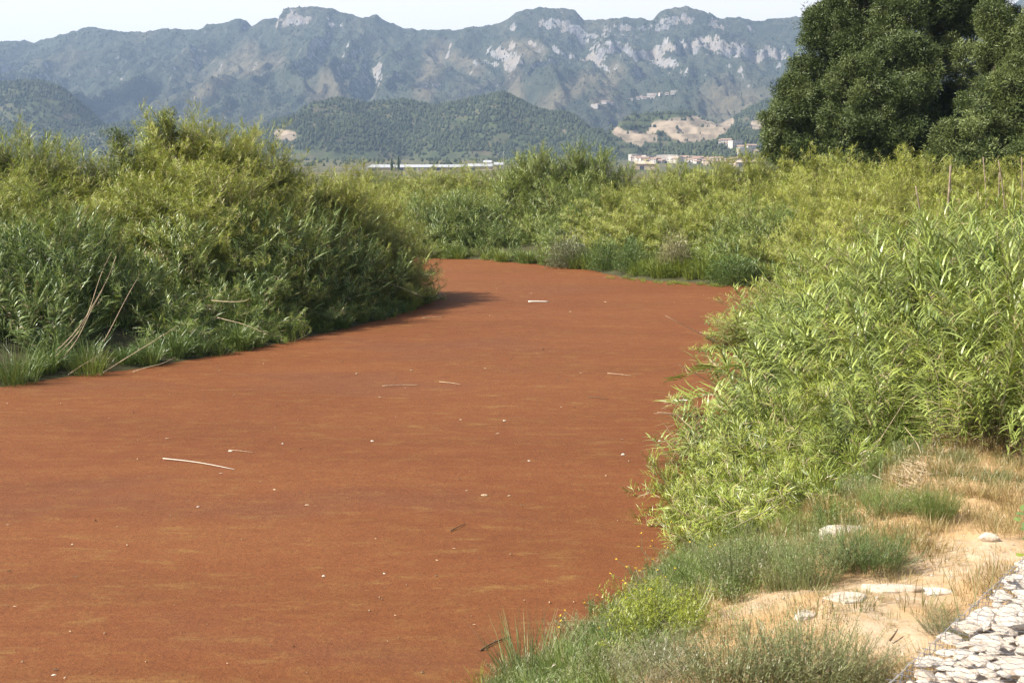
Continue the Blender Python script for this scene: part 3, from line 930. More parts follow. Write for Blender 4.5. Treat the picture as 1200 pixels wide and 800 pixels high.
# far bank
stand('reed_bed', 'rounded grey-green clump on the far bank left of the tall clump', [md(505, 242, 86, 2.2), md(530, 232, 86, 2.5), md(560, 234, 86, 2.5), md(585, 246, 86, 2.0), md(500, 272, 84.5, 1.4), md(545, 270, 84, 1.6), md(580, 272, 84, 1.5)], 7, MIX_A, 0.12)
stand('reed_bed', 'tall flat-topped clump of dense canes in the middle of the far bank', [md(596, 202, 88, 1.8), md(614, 190, 88, 2.0), md(637, 182, 88, 2.1), md(662, 179, 88, 2.1), md(686, 180, 88, 2.1), md(708, 186, 88, 1.9), md(728, 200, 88, 1.4), md(612, 226, 86, 1.5), md(645, 222, 86, 1.6), md(680, 222, 85.5, 1.6), md(605, 262, 84.5, 1.3), md(636, 262, 84, 1.4)], 11, MIX_A, 0.35)
stand('reed_bed', 'dark green canes under the tall clump at the waterline of the far bank', [md(690, 232, 82, 2.4), md(665, 250, 81, 1.8), md(700, 258, 79.5, 1.6)], 8, MIX_B, 0.05, 0.1)
stand('reed_bed', 'broad yellow-green slope of fine canes behind the olive and green bushes', [md(u, v, Y, R) for u, v, Y, R in ((748, 218, 86, 2.2), (774, 208, 86, 2.5), (808, 201, 86, 3.0), (845, 195, 86, 3.0), (885, 190, 86, 3.0), (925, 189, 85, 3.0), (720, 232, 80, 2.6), (755, 228, 80, 2.8), (795, 222, 79, 2.8), (835, 220, 78, 2.8), (875, 220, 77, 2.8), (735, 258, 76, 2.2), (772, 252, 75, 2.4), (812, 248, 74, 2.4), (850, 250, 73, 2.2))], 5.5, MIX_B, 0.72)
stand('reed_bed', 'grey-green drooping reeds right of the yellow slope on the far bank', [md(888, 246, 70, 2.2), md(905, 262, 68, 2.0), md(868, 268, 69, 1.6), md(925, 252, 69, 2.2), md(845, 292, 68, 1.0)], 6.5, MIX_A, 0.26, skirt=0.15)
stand('reed_bed', 'pale golden reeds growing below the huge dark tree', [md(u, v, Y, R) for u, v, Y, R in ((960, 190, 78, 3.2), (1000, 190, 76, 3.2), (1045, 193, 74, 3.2), (1090, 200, 72, 3.2), (1135, 206, 70, 3.2), (1180, 206, 68, 3.2), (1230, 204, 66, 3.5), (930, 218, 74, 2.6), (970, 216, 70, 2.8), (1010, 218, 67, 2.8), (1055, 222, 64, 2.8), (960, 244, 66, 2.4), (1000, 246, 63, 2.4), (925, 285, 64, 1.6))], 5.5, MIX_B, 0.95)

stand('reed_bed', 'lowest row of fine canes drooping onto the far waterline beneath the yellow-green slope', [md(u, v, Y, R) for u, v, Y, R in ((690, 262, 77.5, 1.7), (725, 258, 76, 1.8), (762, 262, 74.5, 1.9), (800, 262, 73, 1.9), (835, 268, 71.5, 1.9), (868, 284, 68.5, 1.6), (900, 290, 66.5, 1.7), (940, 280, 65, 2.0))], 7, MIX_B, 0.55, skirt=0.1)
stand('reed_bed', 'small grey-green canes at the foot of the rounded clump on the far bank', [md(u, v, Y, R) for u, v, Y, R in ((495, 280, 84.3, 1.2), (520, 274, 84.8, 1.4), (555, 276, 84.3, 1.4), (590, 276, 83.8, 1.4), (615, 282, 83.3, 1.3), (650, 270, 82.5, 1.5), (672, 274, 80.5, 1.4))], 8, MIX_A, 0.15, skirt=0.1)
# right bank: the near thicket
RT_BACK = [md(1240, 212, 33, 3.4), md(1190, 218, 33, 3.0), md(1145, 224, 34, 3.0), md(1100, 230, 35, 2.8), md(1060, 240, 36, 2.6), md(1020, 252, 38, 2.6), md(985, 268, 39, 2.4), md(950, 288, 40, 2.2), md(925, 312, 41, 1.8), md(905, 338, 41, 1.4)]
RT_MID = [md(1225, 222, 22, 2.2), md(1170, 228, 23, 2.1), md(1120, 240, 24, 2.0), md(1075, 262, 25.5, 2.0), md(1030, 300, 27, 2.0), md(985, 322, 28.5, 1.9), md(945, 345, 30, 1.8), md(912, 372, 31, 1.5), md(1240, 300, 19.5, 1.8)]
RT_LOW = [md(1215, 275, 18.6, 1.2), md(1170, 282, 19.2, 1.15), md(1122, 300, 19.6, 1.2), md(1072, 325, 20.4, 1.3), md(1020, 380, 21.3, 1.4), md(968, 400, 22.3, 1.5), md(920, 420, 23.5, 1.6), md(875, 440, 24.8, 1.4)]
RT_FRONT = [md(1240, 318, 17.1, .75), md(1200, 322, 17.3, .8), md(1160, 342, 17.1, .75), md(1120, 360, 17.3, .6), md(1225, 360, 16.5, .5), md(1175, 372, 16.6, .5), md(1030, 400, 18.9, .8), md(1000, 425, 18.4, .7)]
RT_SKIRT = [md(868, 492, 23.2, 1.0), md(905, 480, 22.0, 1.0), md(940, 478, 20.8, 1.1), md(985, 478, 19.8, 1.0), md(1010, 520, 18.6, .7), md(960, 545, 18.2, .8), md(905, 548, 19.4, .8), md(870, 552, 20.6, .7), md(840, 568, 21.4, .55), md(1000, 580, 17.2, .45)]
stand('reed_bed', 'tall pale reeds at the back of the big thicket on the right bank', RT_BACK, 7, MIX_M, 0.50, minxy=0.9, up=0.8)
stand('reed_bed', 'broad-bladed reeds in the middle of the big thicket on the right bank', RT_MID, 8.5, MIX_R, 0.45, minxy=0.95, up=0.85, lean=0.5)
stand('reed_bed', 'leafy front face of the big thicket above the dry grass of the right bank', RT_LOW, 11.5, MIX_R, 0.48, skirt=0.3, minxy=0.75, up=0.8, lean=0.6)
stand('reed_bed', 'foremost upright canes at the edge of the golden grass on the right bank', RT_FRONT, 13, MIX_R, 0.50, skirt=0.6, minxy=0.62, up=0.9, lean=0.4)
stand('reed_bed', 'low skirt of leaning canes hanging from the right bank over the red water', RT_SKIRT, 15, MIX_B, 0.38, lean=1.7, skirt=0.06)
print('stands', sum(n for _, n in STANDS), round(time.time() - T0, 1))

# canes of the right thicket that can be told apart: each a plant of its own
LEAFS = []
for k in range(12):
    mb = MB()
    rr = random.Random(50 + k)
    ribbon(mb, (0, 0, 0), 0, 0.7 + 0.06 * k % 0.5, 1.0, 0.055, 0.6 + 0.13 * k, 5, (k * 0.37) % 0.92 if k else 0.97, 0, rr.uniform(-.4, .4))
    LEAFS.append(mb.mesh('leaf', M['reed']))
STEMS = []
for k in range(6):
    rr = random.Random(80 + k)
    sp, lv = cane_spec(rr, bend=0.2 + 0.2 * k, n=24 + k, t0=0.25)
    st, fo = MB(), MB()
    tube(st, sp, 0.017, 0.005, 5, rr.random(), 0)
    for (p, az, el, L, W, dr, tn) in lv:
        ribbon(fo, p, az, el, L, W, dr, 5, tn, 0, rr.uniform(-.5, .5))
    STEMS.append((st.mesh('stem', M['cane']), fo.mesh('foliage', M['reed']), lv))

def stalk(base, tip, spec, detail, label, group, tint, side=None):
    ax = Vector(tip) - Vector(base)
    z = ax.normalized()
    hx_ = Vector(side if side is not None else (ax.x, ax.y, 0))
    if hx_.length < 1e-3: hx_ = Vector((1, 0, 0))
    x = (hx_ - z * hx_.dot(z)).normalized()
    rot = Matrix((x, z.cross(x), z)).transposed().to_euler()
    t = thing('giant_reed', label, 'reed', base, rot, group)
    stem, fol, lv = STEMS[spec]
    k = ax.length / 4.0
    xy = min(1.15, max(0.75, k))
    s_ = link('stem', stem, t, scale=(xy, xy, k)); s_['tint'] = tint
    if not detail:
        f_ = link('foliage', fol, t, scale=(xy, xy, k)); f_['kind'] = 'stuff'; f_['tint'] = tint
        return t
    for i, (p, az, el, L, W, dr, tn) in enumerate(lv):
        l_ = link('leaf', LEAFS[(i * 5 + spec) % 12], t, (p[0] * xy, p[1] * xy, p[2] * k), (0, 0, az), L * min(1.0, xy + .1))
        l_['tint'] = tint
    return t

front = []
Bp, Tp, Dp = mound_points(RT_LOW + RT_MID[:7], 9, 0.5, 0.28, 0.85)
for b, t_, d in zip(Bp, Tp, Dp):
    # towards the camera or on the crown
    if np.linalg.norm(t_ - b) > 1.75 and ((d[1] < -0.1 and t_[2] > 2.7) or t_[2] > 4.3):
        front.append((b, t_, d))
RNG.shuffle(front)
for i, (b, t_, d) in enumerate(front[:230]):
    u, v = pxv(t_[0], t_[1], t_[2])
    pale = 0.15 + 0.5 * random.random()
    stalk(b, t_, i % 6, i % 4 == 0 and i < 240, 'single cane with arching blades standing in the front of the right bank thicket', 'canes in the front of the right bank thicket', pale)
# canes that lean out over the water, each told apart by where it points
for (ub, vb, Yb, ut, vt, Yt, lab) in (
        (905, 440, 25.5, 812, 398, 26.0, 'topmost cane leaning far out of the right thicket over the red water'),
        (900, 470, 24.5, 800, 437, 24.0, 'cane leaning over the water just under the topmost leaning one'),
        (890, 505, 23.5, 792, 486, 22.6, 'cane reaching level over the water halfway down the right thicket'),
        (880, 560, 21.8, 772, 585, 20.8, 'lowest cane drooping from the right thicket almost onto the water'),
        (890, 575, 20.8, 790, 610, 19.6, 'broken-looking cane trailing at the bottom left corner of the right thicket'),
        (960, 360, 33, 880, 352, 33, 'cane sticking out of the right thicket beside the far water'),
        (960, 395, 30, 868, 388, 30, 'bushy cane end sticking out of the thicket below the far water')):
    stalk(at(ub, vb, Yb), at(ut, vt, Yt), 3 + int(ub) % 3, True, lab, None, 0.6, (-0.4, -0.2, -0.6))

# ------------------------------------------------------------------ small plants
def tuft_mb(seed, n=130, L=(0.4, 0.8), W=0.010, spread=0.16, droop=0.6):
    r = random.Random(seed); mb = MB()
    for _ in range(n):
        a, q = r.uniform(0, 2 * PI), spread * math.sqrt(r.random())
        ribbon(mb, (q * math.cos(a), q * math.sin(a), -0.02), a + r.uniform(-.8, .8), r.uniform(1.0, 1.5), r.uniform(*L), W * r.uniform(.6, 1.2), r.uniform(0.1, 1.6) * droop, 3, r.random(), 0, r.uniform(-1, 1), 0.8)
    return mb
def wiry_mb(seed, n=70, h=0.6, spread=0.25, leaf=0.045, lw=0.010, tw=5, lean=0.5, sw=0.0035):
    r = random.Random(seed); mb = MB()
    for _ in range(n):
        a, q = r.uniform(0, 2 * PI), spread * math.sqrt(r.random())
        p = Vector((q * math.cos(a), q * math.sin(a), -0.02))
        el = PI / 2 - lean * r.uniform(0.1, 1) * (0.3 + q / spread)
        L = h * r.uniform(0.6, 1.1)
        a += r.uniform(-.5, .5)
        d = Vector((math.cos(a) * math.cos(el), math.sin(a) * math.cos(el), math.sin(el)))
        e = p + d * L + Vector((0, 0, -0.06 * L))
        tn = r.random() * 0.8
        tube(mb, [p, p + d * L * 0.55, e], sw, sw * 0.5, 3, tn, 0, False)
        for k in range(tw):
            t = 0.25 + 0.75 * k / tw
            b = p + (e - p) * t
            a2 = r.uniform(0, 2 * PI); e2 = r.uniform(0.4, 1.2); l2 = L * 0.28 * (1.2 - t) + 0.03
            d2 = Vector((math.cos(a2) * math.cos(e2), math.sin(a2) * math.cos(e2), math.sin(e2)))
            mb.add([b, b + Vector((sw, 0, 0)), b + d2 * l2], [(0, 1, 2)], tn)
            for j in range(3):
                ribbon(mb, b + d2 * l2 * (j + 1) / 3, r.uniform(0, 6.28), r.uniform(0, 1.2), leaf * r.uniform(.6, 1.3), lw, 0.3, 1, min(1, tn + r.uniform(0, .3)), 0, r.uniform(-1, 1), 0.8)
    return mb
def bushy_mb(seed, n=700, rx=0.4, rz=0.4, leaf=0.05, lw=0.02):
    r = random.Random(seed); mb = MB()
    for k in range(14):
        a = r.uniform(0, 6.28); q = r.random() * rx * 0.8
        tube(mb, [(0, 0, -0.02), (q * math.cos(a), q * math.sin(a), rz * r.uniform(.5, .95))], 0.006, 0.003, 3, 0.3, 0, False)
    for _ in range(n):
        a, q = r.uniform(0, 2 * PI), r.random() ** 0.45
        e = math.acos(r.uniform(0, 1))
        lump = 1 + 0.22 * math.sin(3 * a + seed) * math.cos(2.6 * e + seed)
        p = (rx * lump * q * math.cos(a) * math.sin(e), rx * lump * q * math.sin(a) * math.sin(e), rz * lump * q * math.cos(e))
        ribbon(mb, p, a + r.uniform(-1, 1), r.uniform(-.2, 1.3), leaf * r.uniform(.6, 1.3), lw, r.uniform(0, .8), 1, r.random(), 0, r.uniform(-1, 1), 0.7)
    return mb

SMALL = [proto('tuft_a', tuft_mb(1, 70, (0.10, 0.26), 0.007, 0.22), M['straw']), proto('tuft_b', tuft_mb(2, 90, (0.06, 0.18), 0.006, 0.26, 1.0), M['straw']),
         proto('tuft_c', tuft_mb(3, 60, (0.2, 0.45), 0.008, 0.14), M['weed']), proto('wiry_a', wiry_mb(4, 34, 0.45, 0.2), M['wiry']),
         proto('wiry_b', wiry_mb(5, 30, 0.6, 0.18), M['wiry']), proto('wiry_c', wiry_mb(6, 40, 0.35, 0.25, 0.04, 0.012), M['weed']),
         proto('weed_a', bushy_mb(7, 420, 0.5, 0.6, 0.14, 0.035), M['weed']), proto('weed_b', tuft_mb(8, 130, (0.5, 1.1), 0.028, 0.35, 1.2), M['weed'])]
GROW = scatter_tree('bank_growth', SMALL)

def cover(name, label, x, y, idx, scl, tint, cat):
    n = len(x)
    rot = np.zeros((n, 3)); rot[:, 2] = RNG.random(n) * 6.28
    rot[:, :2] = RNG.normal(0, 0.12, (n, 2))
    return tag(scatter(name, np.stack([x, y, ground(x, y) - 0.01], 1), rot, scl, idx, tint, GROW), label, cat)

n = 6500
x, y = RNG.uniform(-1, 13, n), RNG.uniform(6.5, 21, n)
z = ground(x, y)
pm_ = path_mask(x, y, z)
k = (z > 1.35) & (RNG.random(n) < (0.95 - 0.80 * pm_) * (0.42 + 0.58 * sstep(11.6, 13.0, y + 0.5 * fbm(x, y, 2, 4)))) & (x / y < 0.56)
x, y = x[k], y[k]
g_ = np.clip(0.15 + 0.9 * sstep(0.05, 0.4, fbm(x / 1.3, y / 1.3, 3, 19)), 0, 1)
cover('dry_grass', 'short golden dry grass on top of the right bank', x, y, RNG.integers(0, 2, len(x)), RNG.uniform(0.5, 1.1, len(x)), g_, 'grass')
n = 2600
x, y = RNG.uniform(-3, 8, n), RNG.uniform(7, 21, n)
sdv, z = river_sd(x, y), ground(x, y)
pm_ = path_mask(x, y, z)
k = (sdv > 0.05) & (z < 2.02) & (RNG.random(n) < 0.85 * (1 - pm_)) & (x / y < 0.56)
x, y, z = x[k], y[k], z[k]
idx = np.where(RNG.random(len(x)) < 0.35, 2, np.where(RNG.random(len(x)) < 0.6, 5, 3))
cover('slope_weeds', 'mixed green and grey weeds covering the slope between the path and the water', x, y, idx, RNG.uniform(0.45, 0.95, len(x)), np.clip(0.25 + 0.4 * fbm(x / 1.2, y / 1.2, 2, 29) + RNG.normal(0, .15, len(x)), 0, 1), 'weeds')

n = 2200
x, y = RNG.uniform(0.5, 9, n), RNG.uniform(6.8, 14, n)
k = (path_mask(x, y, x) > 0.15) & (ground(x, y) > 1.4) & (RNG.random(n) < 0.33)
x, y = x[k], y[k]
cover('path_straw', 'sparse flattened straw lying on the bare sandy path', x, y, np.ones(len(x), int), RNG.uniform(0.2, 0.5, len(x)), RNG.uniform(0, .2, len(x)), 'straw')
PEB = []
for k_ in range(3):
    pb = MB(); rp = random.Random(k_)
    vs = [(math.cos(a) * rp.uniform(.7, 1), math.sin(a) * rp.uniform(.5, .9), 0) for a in np.arange(5) * 1.257] + [(math.cos(a) * .55, math.sin(a) * .5, rp.uniform(.4, .6)) for a in np.arange(5) * 1.257]
    pb.add(vs, [(i_, (i_ + 1) % 5, 5 + (i_ + 1) % 5, 5 + i_) for i_ in range(5)] + [(5, 6, 7, 8, 9)])
    PEB.append(proto('pebble', pb, M['stone']))
n = 1500
x, y = RNG.uniform(0.5, 9, n), RNG.uniform(6.8, 15, n)
k = (ground(x, y) > 1.2) & (RNG.random(n) < 0.25 + .75 * path_mask(x, y, x))
x, y = x[k], y[k]
rot = np.zeros((len(x), 3)); rot[:, 2] = RNG.random(len(x)) * 6.28
tag(scatter('pebbles', np.stack([x, y, ground(x, y) - .003], 1), rot, RNG.uniform(.004, .02, len(x)) * RNG.uniform(.6, 1.4, len(x)), RNG.integers(0, 3, len(x)), x * 0, scatter_tree('pebble_growth', PEB)), 'small pale pebbles strewn over the path', 'pebbles')

def shore(name, label, pxs, z, dens, idx, scl, tint, cat='waterside plants', w=0.8):
    P = [on(*p) for p in pxs]
    X, Y = [], []
    for (a, b) in zip(P[:-1], P[1:]):
        L = math.hypot(b[0] - a[0], b[1] - a[1])
        m = max(2, int(L * dens))
        t = RNG.random(m)
        nx_, ny_ = -(b[1] - a[1]) / L, (b[0] - a[0]) / L
        o_ = RNG.uniform(-0.15, w, m)
        X.append(a[0] + (b[0] - a[0]) * t + nx_ * o_); Y.append(a[1] + (b[1] - a[1]) * t + ny_ * o_)
    X, Y = np.concatenate(X), np.concatenate(Y)
    m = len(X)
    rot = np.zeros((m, 3)); rot[:, 2] = RNG.random(m) * 6.28
    Z = np.maximum(ground(X, Y), 0.0) - 0.03
    return tag(scatter(name, np.stack([X, Y, Z], 1), rot, RNG.uniform(*scl, m), RNG.choice(idx, m), np.clip(RNG.normal(tint, .15, m), 0, 1), GROW), label, cat)
shore('waterside_weeds', 'bright green weeds at the foot of the left bank reeds', [(-60, 458), (0, 450), (75, 440), (160, 430), (250, 416), (330, 400), (400, 385), (460, 370), (500, 354)], 0, 5, [6, 7, 2], (0.5, 1.1), 0.12)
shore('waterside_weeds', 'pale green weeds along the waterline of the far bank', [(485, 302), (560, 305), (640, 311), (690, 317)], 0, 3.5, [6, 7], (0.7, 1.4), 0.3, w=1.5)
shore('waterside_weeds', 'vivid low green plants on a spit in front of the far bank slope', [(742, 325), (775, 328), (815, 330), (845, 332)], 0, 16, [6, 7, 6], (0.8, 1.3), 0.50, w=2.4)
shore('floating_weed', 'flat light green strip of floating weed beside the vivid green plants', [(715, 326), (745, 330), (790, 334), (850, 337)], 0, 9, [1, 5], (0.4, 0.7), 0.8, w=0.9)
shore('waterside_weeds', 'dark weeds under the reeds at the right end of the far bank', [(850, 334), (905, 335), (940, 336)], 0, 4, [6, 7], (0.8, 1.4), 0.1, w=1.5)
print('cover', round(time.time() - T0, 1))

# single bushes and clumps
VAR = {}
def variant(kind, k):
    if (kind, k) not in VAR:
        s = 200 + k
        VAR[kind, k] = {'tuft': lambda: tuft_mb(s, 190, (0.5, 1.0), 0.010, 0.28, 0.35).mesh('foliage', M['wiry']),
                        'green_tuft': lambda: tuft_mb(s, 240, (0.35, 0.8), 0.008, 0.3, 0.7).mesh('foliage', M['weed']),
                        'wiry': lambda: wiry_mb(s, 170, 0.85, 0.42, 0.045, 0.011, 7, 0.7).mesh('foliage', M['wiry']),
                        'fennel': lambda: wiry_mb(s, 210, 0.8, 0.40, 0.09, 0.006, 9, 0.8).mesh('foliage', M['weed']),
                        'bright': lambda: wiry_mb(s, 160, 0.7, 0.42, 0.05, 0.016, 9, 0.9).mesh('foliage', M['weed']),
                        'leafy': lambda: bushy_mb(s, 4200, 1.0, 1.0, 0.085, 0.06).mesh('foliage', M['olive']),
                        'leafy_green': lambda: bushy_mb(s, 4200, 1.0, 1.0, 0.10, 0.05).mesh('foliage', M['weed'])}[kind]()
    return VAR[kind, k]
def clump(name, cat, label, u, v, kind, k, h, w=None, tint=0.2, group=None):
    p = hit(u, v) or on(u, v)
    if v > 800:
        p = hit(u, 799) or on(u, 799)
        p = (p[0], p[1] - 0.012 * (v - 799), p[2])
        p = (p[0], p[1], float(ground(p[0], p[1])))
    if kind in ('wiry', 'fennel'): h, w = h * 0.80, (w or h) * 0.85
    t = thing(name, label, cat, (p[0], p[1], max(p[2], 0)), (0, 0, k * 1.3), group)
    hh = {'tuft': 0.9, 'green_tuft': 0.7, 'wiry': 0.85, 'fennel': 0.8, 'bright': 0.7}.get(kind, 1.0)
    ww = {'tuft': 0.5, 'green_tuft': 0.6, 'wiry': 0.75, 'fennel': 0.7, 'bright': 0.7}.get(kind, 1.0)
    f_ = link('foliage', variant(kind, k), t, scale=((w or h) / ww, (w or h) / ww, h / hh))
    f_['kind'] = 'stuff'; f_['tint'] = tint
    st = MB()
    r = random.Random(u)
    for _ in range(7):
        a = r.uniform(0, 6.28)
        tube(st, [(0, 0, -0.05), (0.12 * h * math.cos(a), 0.12 * h * math.sin(a), h * .25), (0.3 * (w or h) * math.cos(a), .3 * (w or h) * math.sin(a), h * r.uniform(.4, .75))], 0.008 * h, 0.004 * h, 3, 0.5, 0, False)
    s_ = link('stem', st.mesh('stem', M['cane']), t); s_['tint'] = 0.6
    return t
clump('grass_tuft', 'grass tuft', 'blue-green tuft of stiff blades at the bottom edge beside the water', 620, 815, 'tuft', 0, 0.85, 0.55, 0.05)
clump('grass_tuft', 'grass tuft', 'smaller green tuft right of the blue-green one at the bottom edge', 668, 815, 'green_tuft', 1, 0.55, 0.5, 0.2)
clump('euphorbia', 'plant', 'bright yellow-green bush on the slope above the red water', 775, 752, 'bright', 2, 0.52, 0.60, 0.95)
clump('weed_clump', 'plant', 'mid-green clump just below the bright yellow-green bush', 722, 788, 'green_tuft', 3, 0.40, 0.55, 0.45)
clump('weed_clump', 'plant', 'green clump between the yellow-green bush and the reed skirt', 828, 688, 'fennel', 4, 0.65, 0.65, 0.25)
clump('wiry_bush', 'bush', 'thin grey-green bush on the slope left of the bare sandy patch', 868, 690, 'wiry', 5, 0.7, 0.5, 0.25)
clump('wiry_bush', 'bush', 'tall grey-green bush behind the two pale slabs beside the path', 945, 690, 'wiry', 6, 0.85, 0.5, 0.1)
clump('wiry_bush', 'bush', 'grey-green bush reaching to the flat white stone', 985, 665, 'wiry', 7, 0.5, 0.4, 0.15)
clump('fennel_bush', 'bush', 'dense dark green feathery bush in front of the dry grass', 1022, 668, 'fennel', 8, 0.58, 0.5, 0.05)
clump('fennel_bush', 'bush', 'feathery green bush at the foot of the right thicket', 1040, 604, 'fennel', 9, 0.45, 0.45, 0.3)
clump('fennel_bush', 'bush', 'soft green bush where the thicket meets the golden grass', 1095, 612, 'fennel', 10, 0.5, 0.35, 0.35)
clump('wiry_bush', 'bush', 'biggest brown-green wiry bush at the bottom edge beside the path', 930, 812, 'wiry', 11, 0.78, 0.75, 0.35)
clump('wiry_bush', 'bush', 'wiry bush at the bottom edge right of the biggest one', 992, 806, 'wiry', 12, 0.50, 0.45, 0.6)
clump('wiry_bush', 'bush', 'wiry bush at the bottom edge left of the biggest one', 852, 812, 'wiry', 13, 0.62, 0.70, 0.4)
clump('wiry_bush', 'bush', 'low brownish bush at the bottom edge below the mid-green clump', 775, 812, 'wiry', 14, 0.45, 0.6, 0.7)
clump('wiry_bush', 'bush', 'low olive weed growing against the stone gabion', 1112, 748, 'wiry', 15, 0.28, 0.36, 0.55)
clump('olive_bush', 'bush', 'round olive-grey bush overhanging the water of the far bank', 665, 314, 'leafy', 16, 2.0, 1.45, 0.2)
clump('green_bush', 'bush', 'dark green bush between the olive-grey bush and the vivid low plants', 708, 317, 'leafy_green', 17, 1.9, 1.1, 0.0)
clump('green_bush', 'bush', 'second dark green bush with grey leaves on its right side', 740, 319, 'leafy_green', 18, 1.9, 1.1, 0.05)
clump('dry_bush', 'bush', 'pale dry tan bush on the far bank above the vivid low plants', 790, 318, 'leafy', 19, 1.9, 1.0, 0.9)
clump('dark_bush', 'bush', 'dark bush at the waterline near the right end of the far bank', 862, 334, 'leafy_green', 20, 1.6, 1.5, 0.0)
clump('grass_tuft', 'grass tuft', 'rounded bright green tuft at the waterline at the left edge', 18, 450, 'green_tuft', 21, 1.35, 1.2, 0.15)
clump('grass_tuft', 'grass tuft', 'lighter grass tuft at the waterline under the dead curved canes', 105, 440, 'green_tuft', 22, 1.05, 1.0, 0.4)

# yellow-flowered stalks leaning over the water
def flower_stalk(u0, v0, u1, v1, Y1, label):
    b = hit(u0, v0)
    e = Vector(at(u1, v1, Y1)) - Vector(b)
    t = thing('yellow_wildflower', label, 'wildflower', b)
    mb = MB()
    mid = e * 0.55 + Vector((-0.05 * e.x, 0, 0.10 * e.length))
    tube(mb, [(0, 0, -.03), mid * 0.5, mid, e * .8 + Vector((0, 0, 0.05)), e], 0.0045, 0.002, 4, 0.4, 0, False)
    heads = [e]
    r = random.Random(u1 * 3 + v1)
    for k in range(r.randint(1, 3)):
        p = mid + (e - mid) * r.random()
        q = p + Vector((r.uniform(-.13, .09), r.uniform(-.1, .1), r.uniform(0.05, 0.17)))
        tube(mb, [p, q], 0.003, 0.002, 3, 0.4, 0, False)
        heads.append(q)
    s_ = link('stem', mb.mesh('stem', M['cane']), t); s_['tint'] = 0.3
    for h_ in heads:
        fm = MB()
        for j in range(7):
            ribbon(fm, h_, j * 0.9, r.uniform(-.1, 1.0), 0.016, 0.009, 0.3, 1, 0.5, 0, 0, 0.9)
        link('flower', fm.mesh('flower', M['flower']), t)
FL = [(790, 735, 715, 672, 'highest'), (800, 740, 733, 700, ''), (775, 745, 745, 690, ''), (830, 690, 762, 640, ''), (840, 690, 790, 625, ''), (765, 755, 685, 706, ''), (770, 750, 702, 735, ''),
      (760, 755, 657, 727, ''), (835, 680, 772, 612, ''), (860, 680, 832, 640, ''), (785, 735, 722, 655, ''), (745, 780, 655, 735, ''), (810, 730, 770, 668, ''), (800, 725, 748, 640, '')]
places = ('with its head lowest and farthest left over the water', 'beside the bright yellow-green bush')
for i, (a, b, c, d, _) in enumerate(FL):
    hb_ = hit(a, b)
    flower_stalk(a, b, c, d, hb_[1] + 0.1, 'thin stalk with small yellow flowers leaning over the red water by the yellow-green bush')
    bpy.data.objects[[o.name for o in COL.objects if o.name.startswith('yellow_wildflower')][-1]]['group'] = 'yellow-flowered stalks leaning over the water'
for i, (a, b, c, d) in enumerate(((1118, 745, 1085, 680), (1125, 742, 1112, 668), (1135, 735, 1150, 650), (1145, 715, 1128, 640), (1160, 700, 1168, 600), (1128, 740, 1100, 655))):
    hb_ = hit(a, b)
    mb = MB(); e = Vector(at(c, d, hb_[1] + 0.15)) - Vector(hb_)
    tube(mb, [(0, 0, -.02), e * 0.5 + Vector((0.02, 0, 0.02)), e], 0.004, 0.0015, 4, 0.5, 0, False)
    for q in range(8):
        ribbon(mb, e * (0.3 + 0.09 * q), q * 2.1, 1.0, 0.06, 0.004, 0.2, 1, 0.6)
    o = link('weed_stalk', mb.mesh('weed_stalk', M['wiry']), None, hb_)
    tag(o, 'bare thin weed stalk rising beside the stone gabion', 'weed', 'thin stalks beside the gabion'); o['tint'] = 0.4

# ------------------------------------------------------------------ trees behind the right bank
def cluster_mb(seed, n=62, R=0.62, leaf=0.24, lw=0.16):
    r = random.Random(seed); mb = MB()
    for _ in range(n):
        a, e, q = r.uniform(0, 6.28), math.asin(r.uniform(-.4, 1)), R * r.random() ** .5
        p = (q * math.cos(a) * math.cos(e), q * math.sin(a) * math.cos(e), q * math.sin(e))
        ribbon(mb, p, a + r.uniform(-1, 1), r.uniform(-.5, 1.2), leaf * r.uniform(.6, 1.3), lw, r.uniform(0, .6), 1, r.random(), 0, r.uniform(-1.3, 1.3), 0.5)
    return mb
CL = scatter_tree('leaf_clusters', [proto('cluster_a', cluster_mb(1), M['oak']), proto('cluster_b', cluster_mb(2, 55, 0.5), M['oak']), proto('cluster_c', cluster_mb(3, 95, 0.75), M['oak'])])

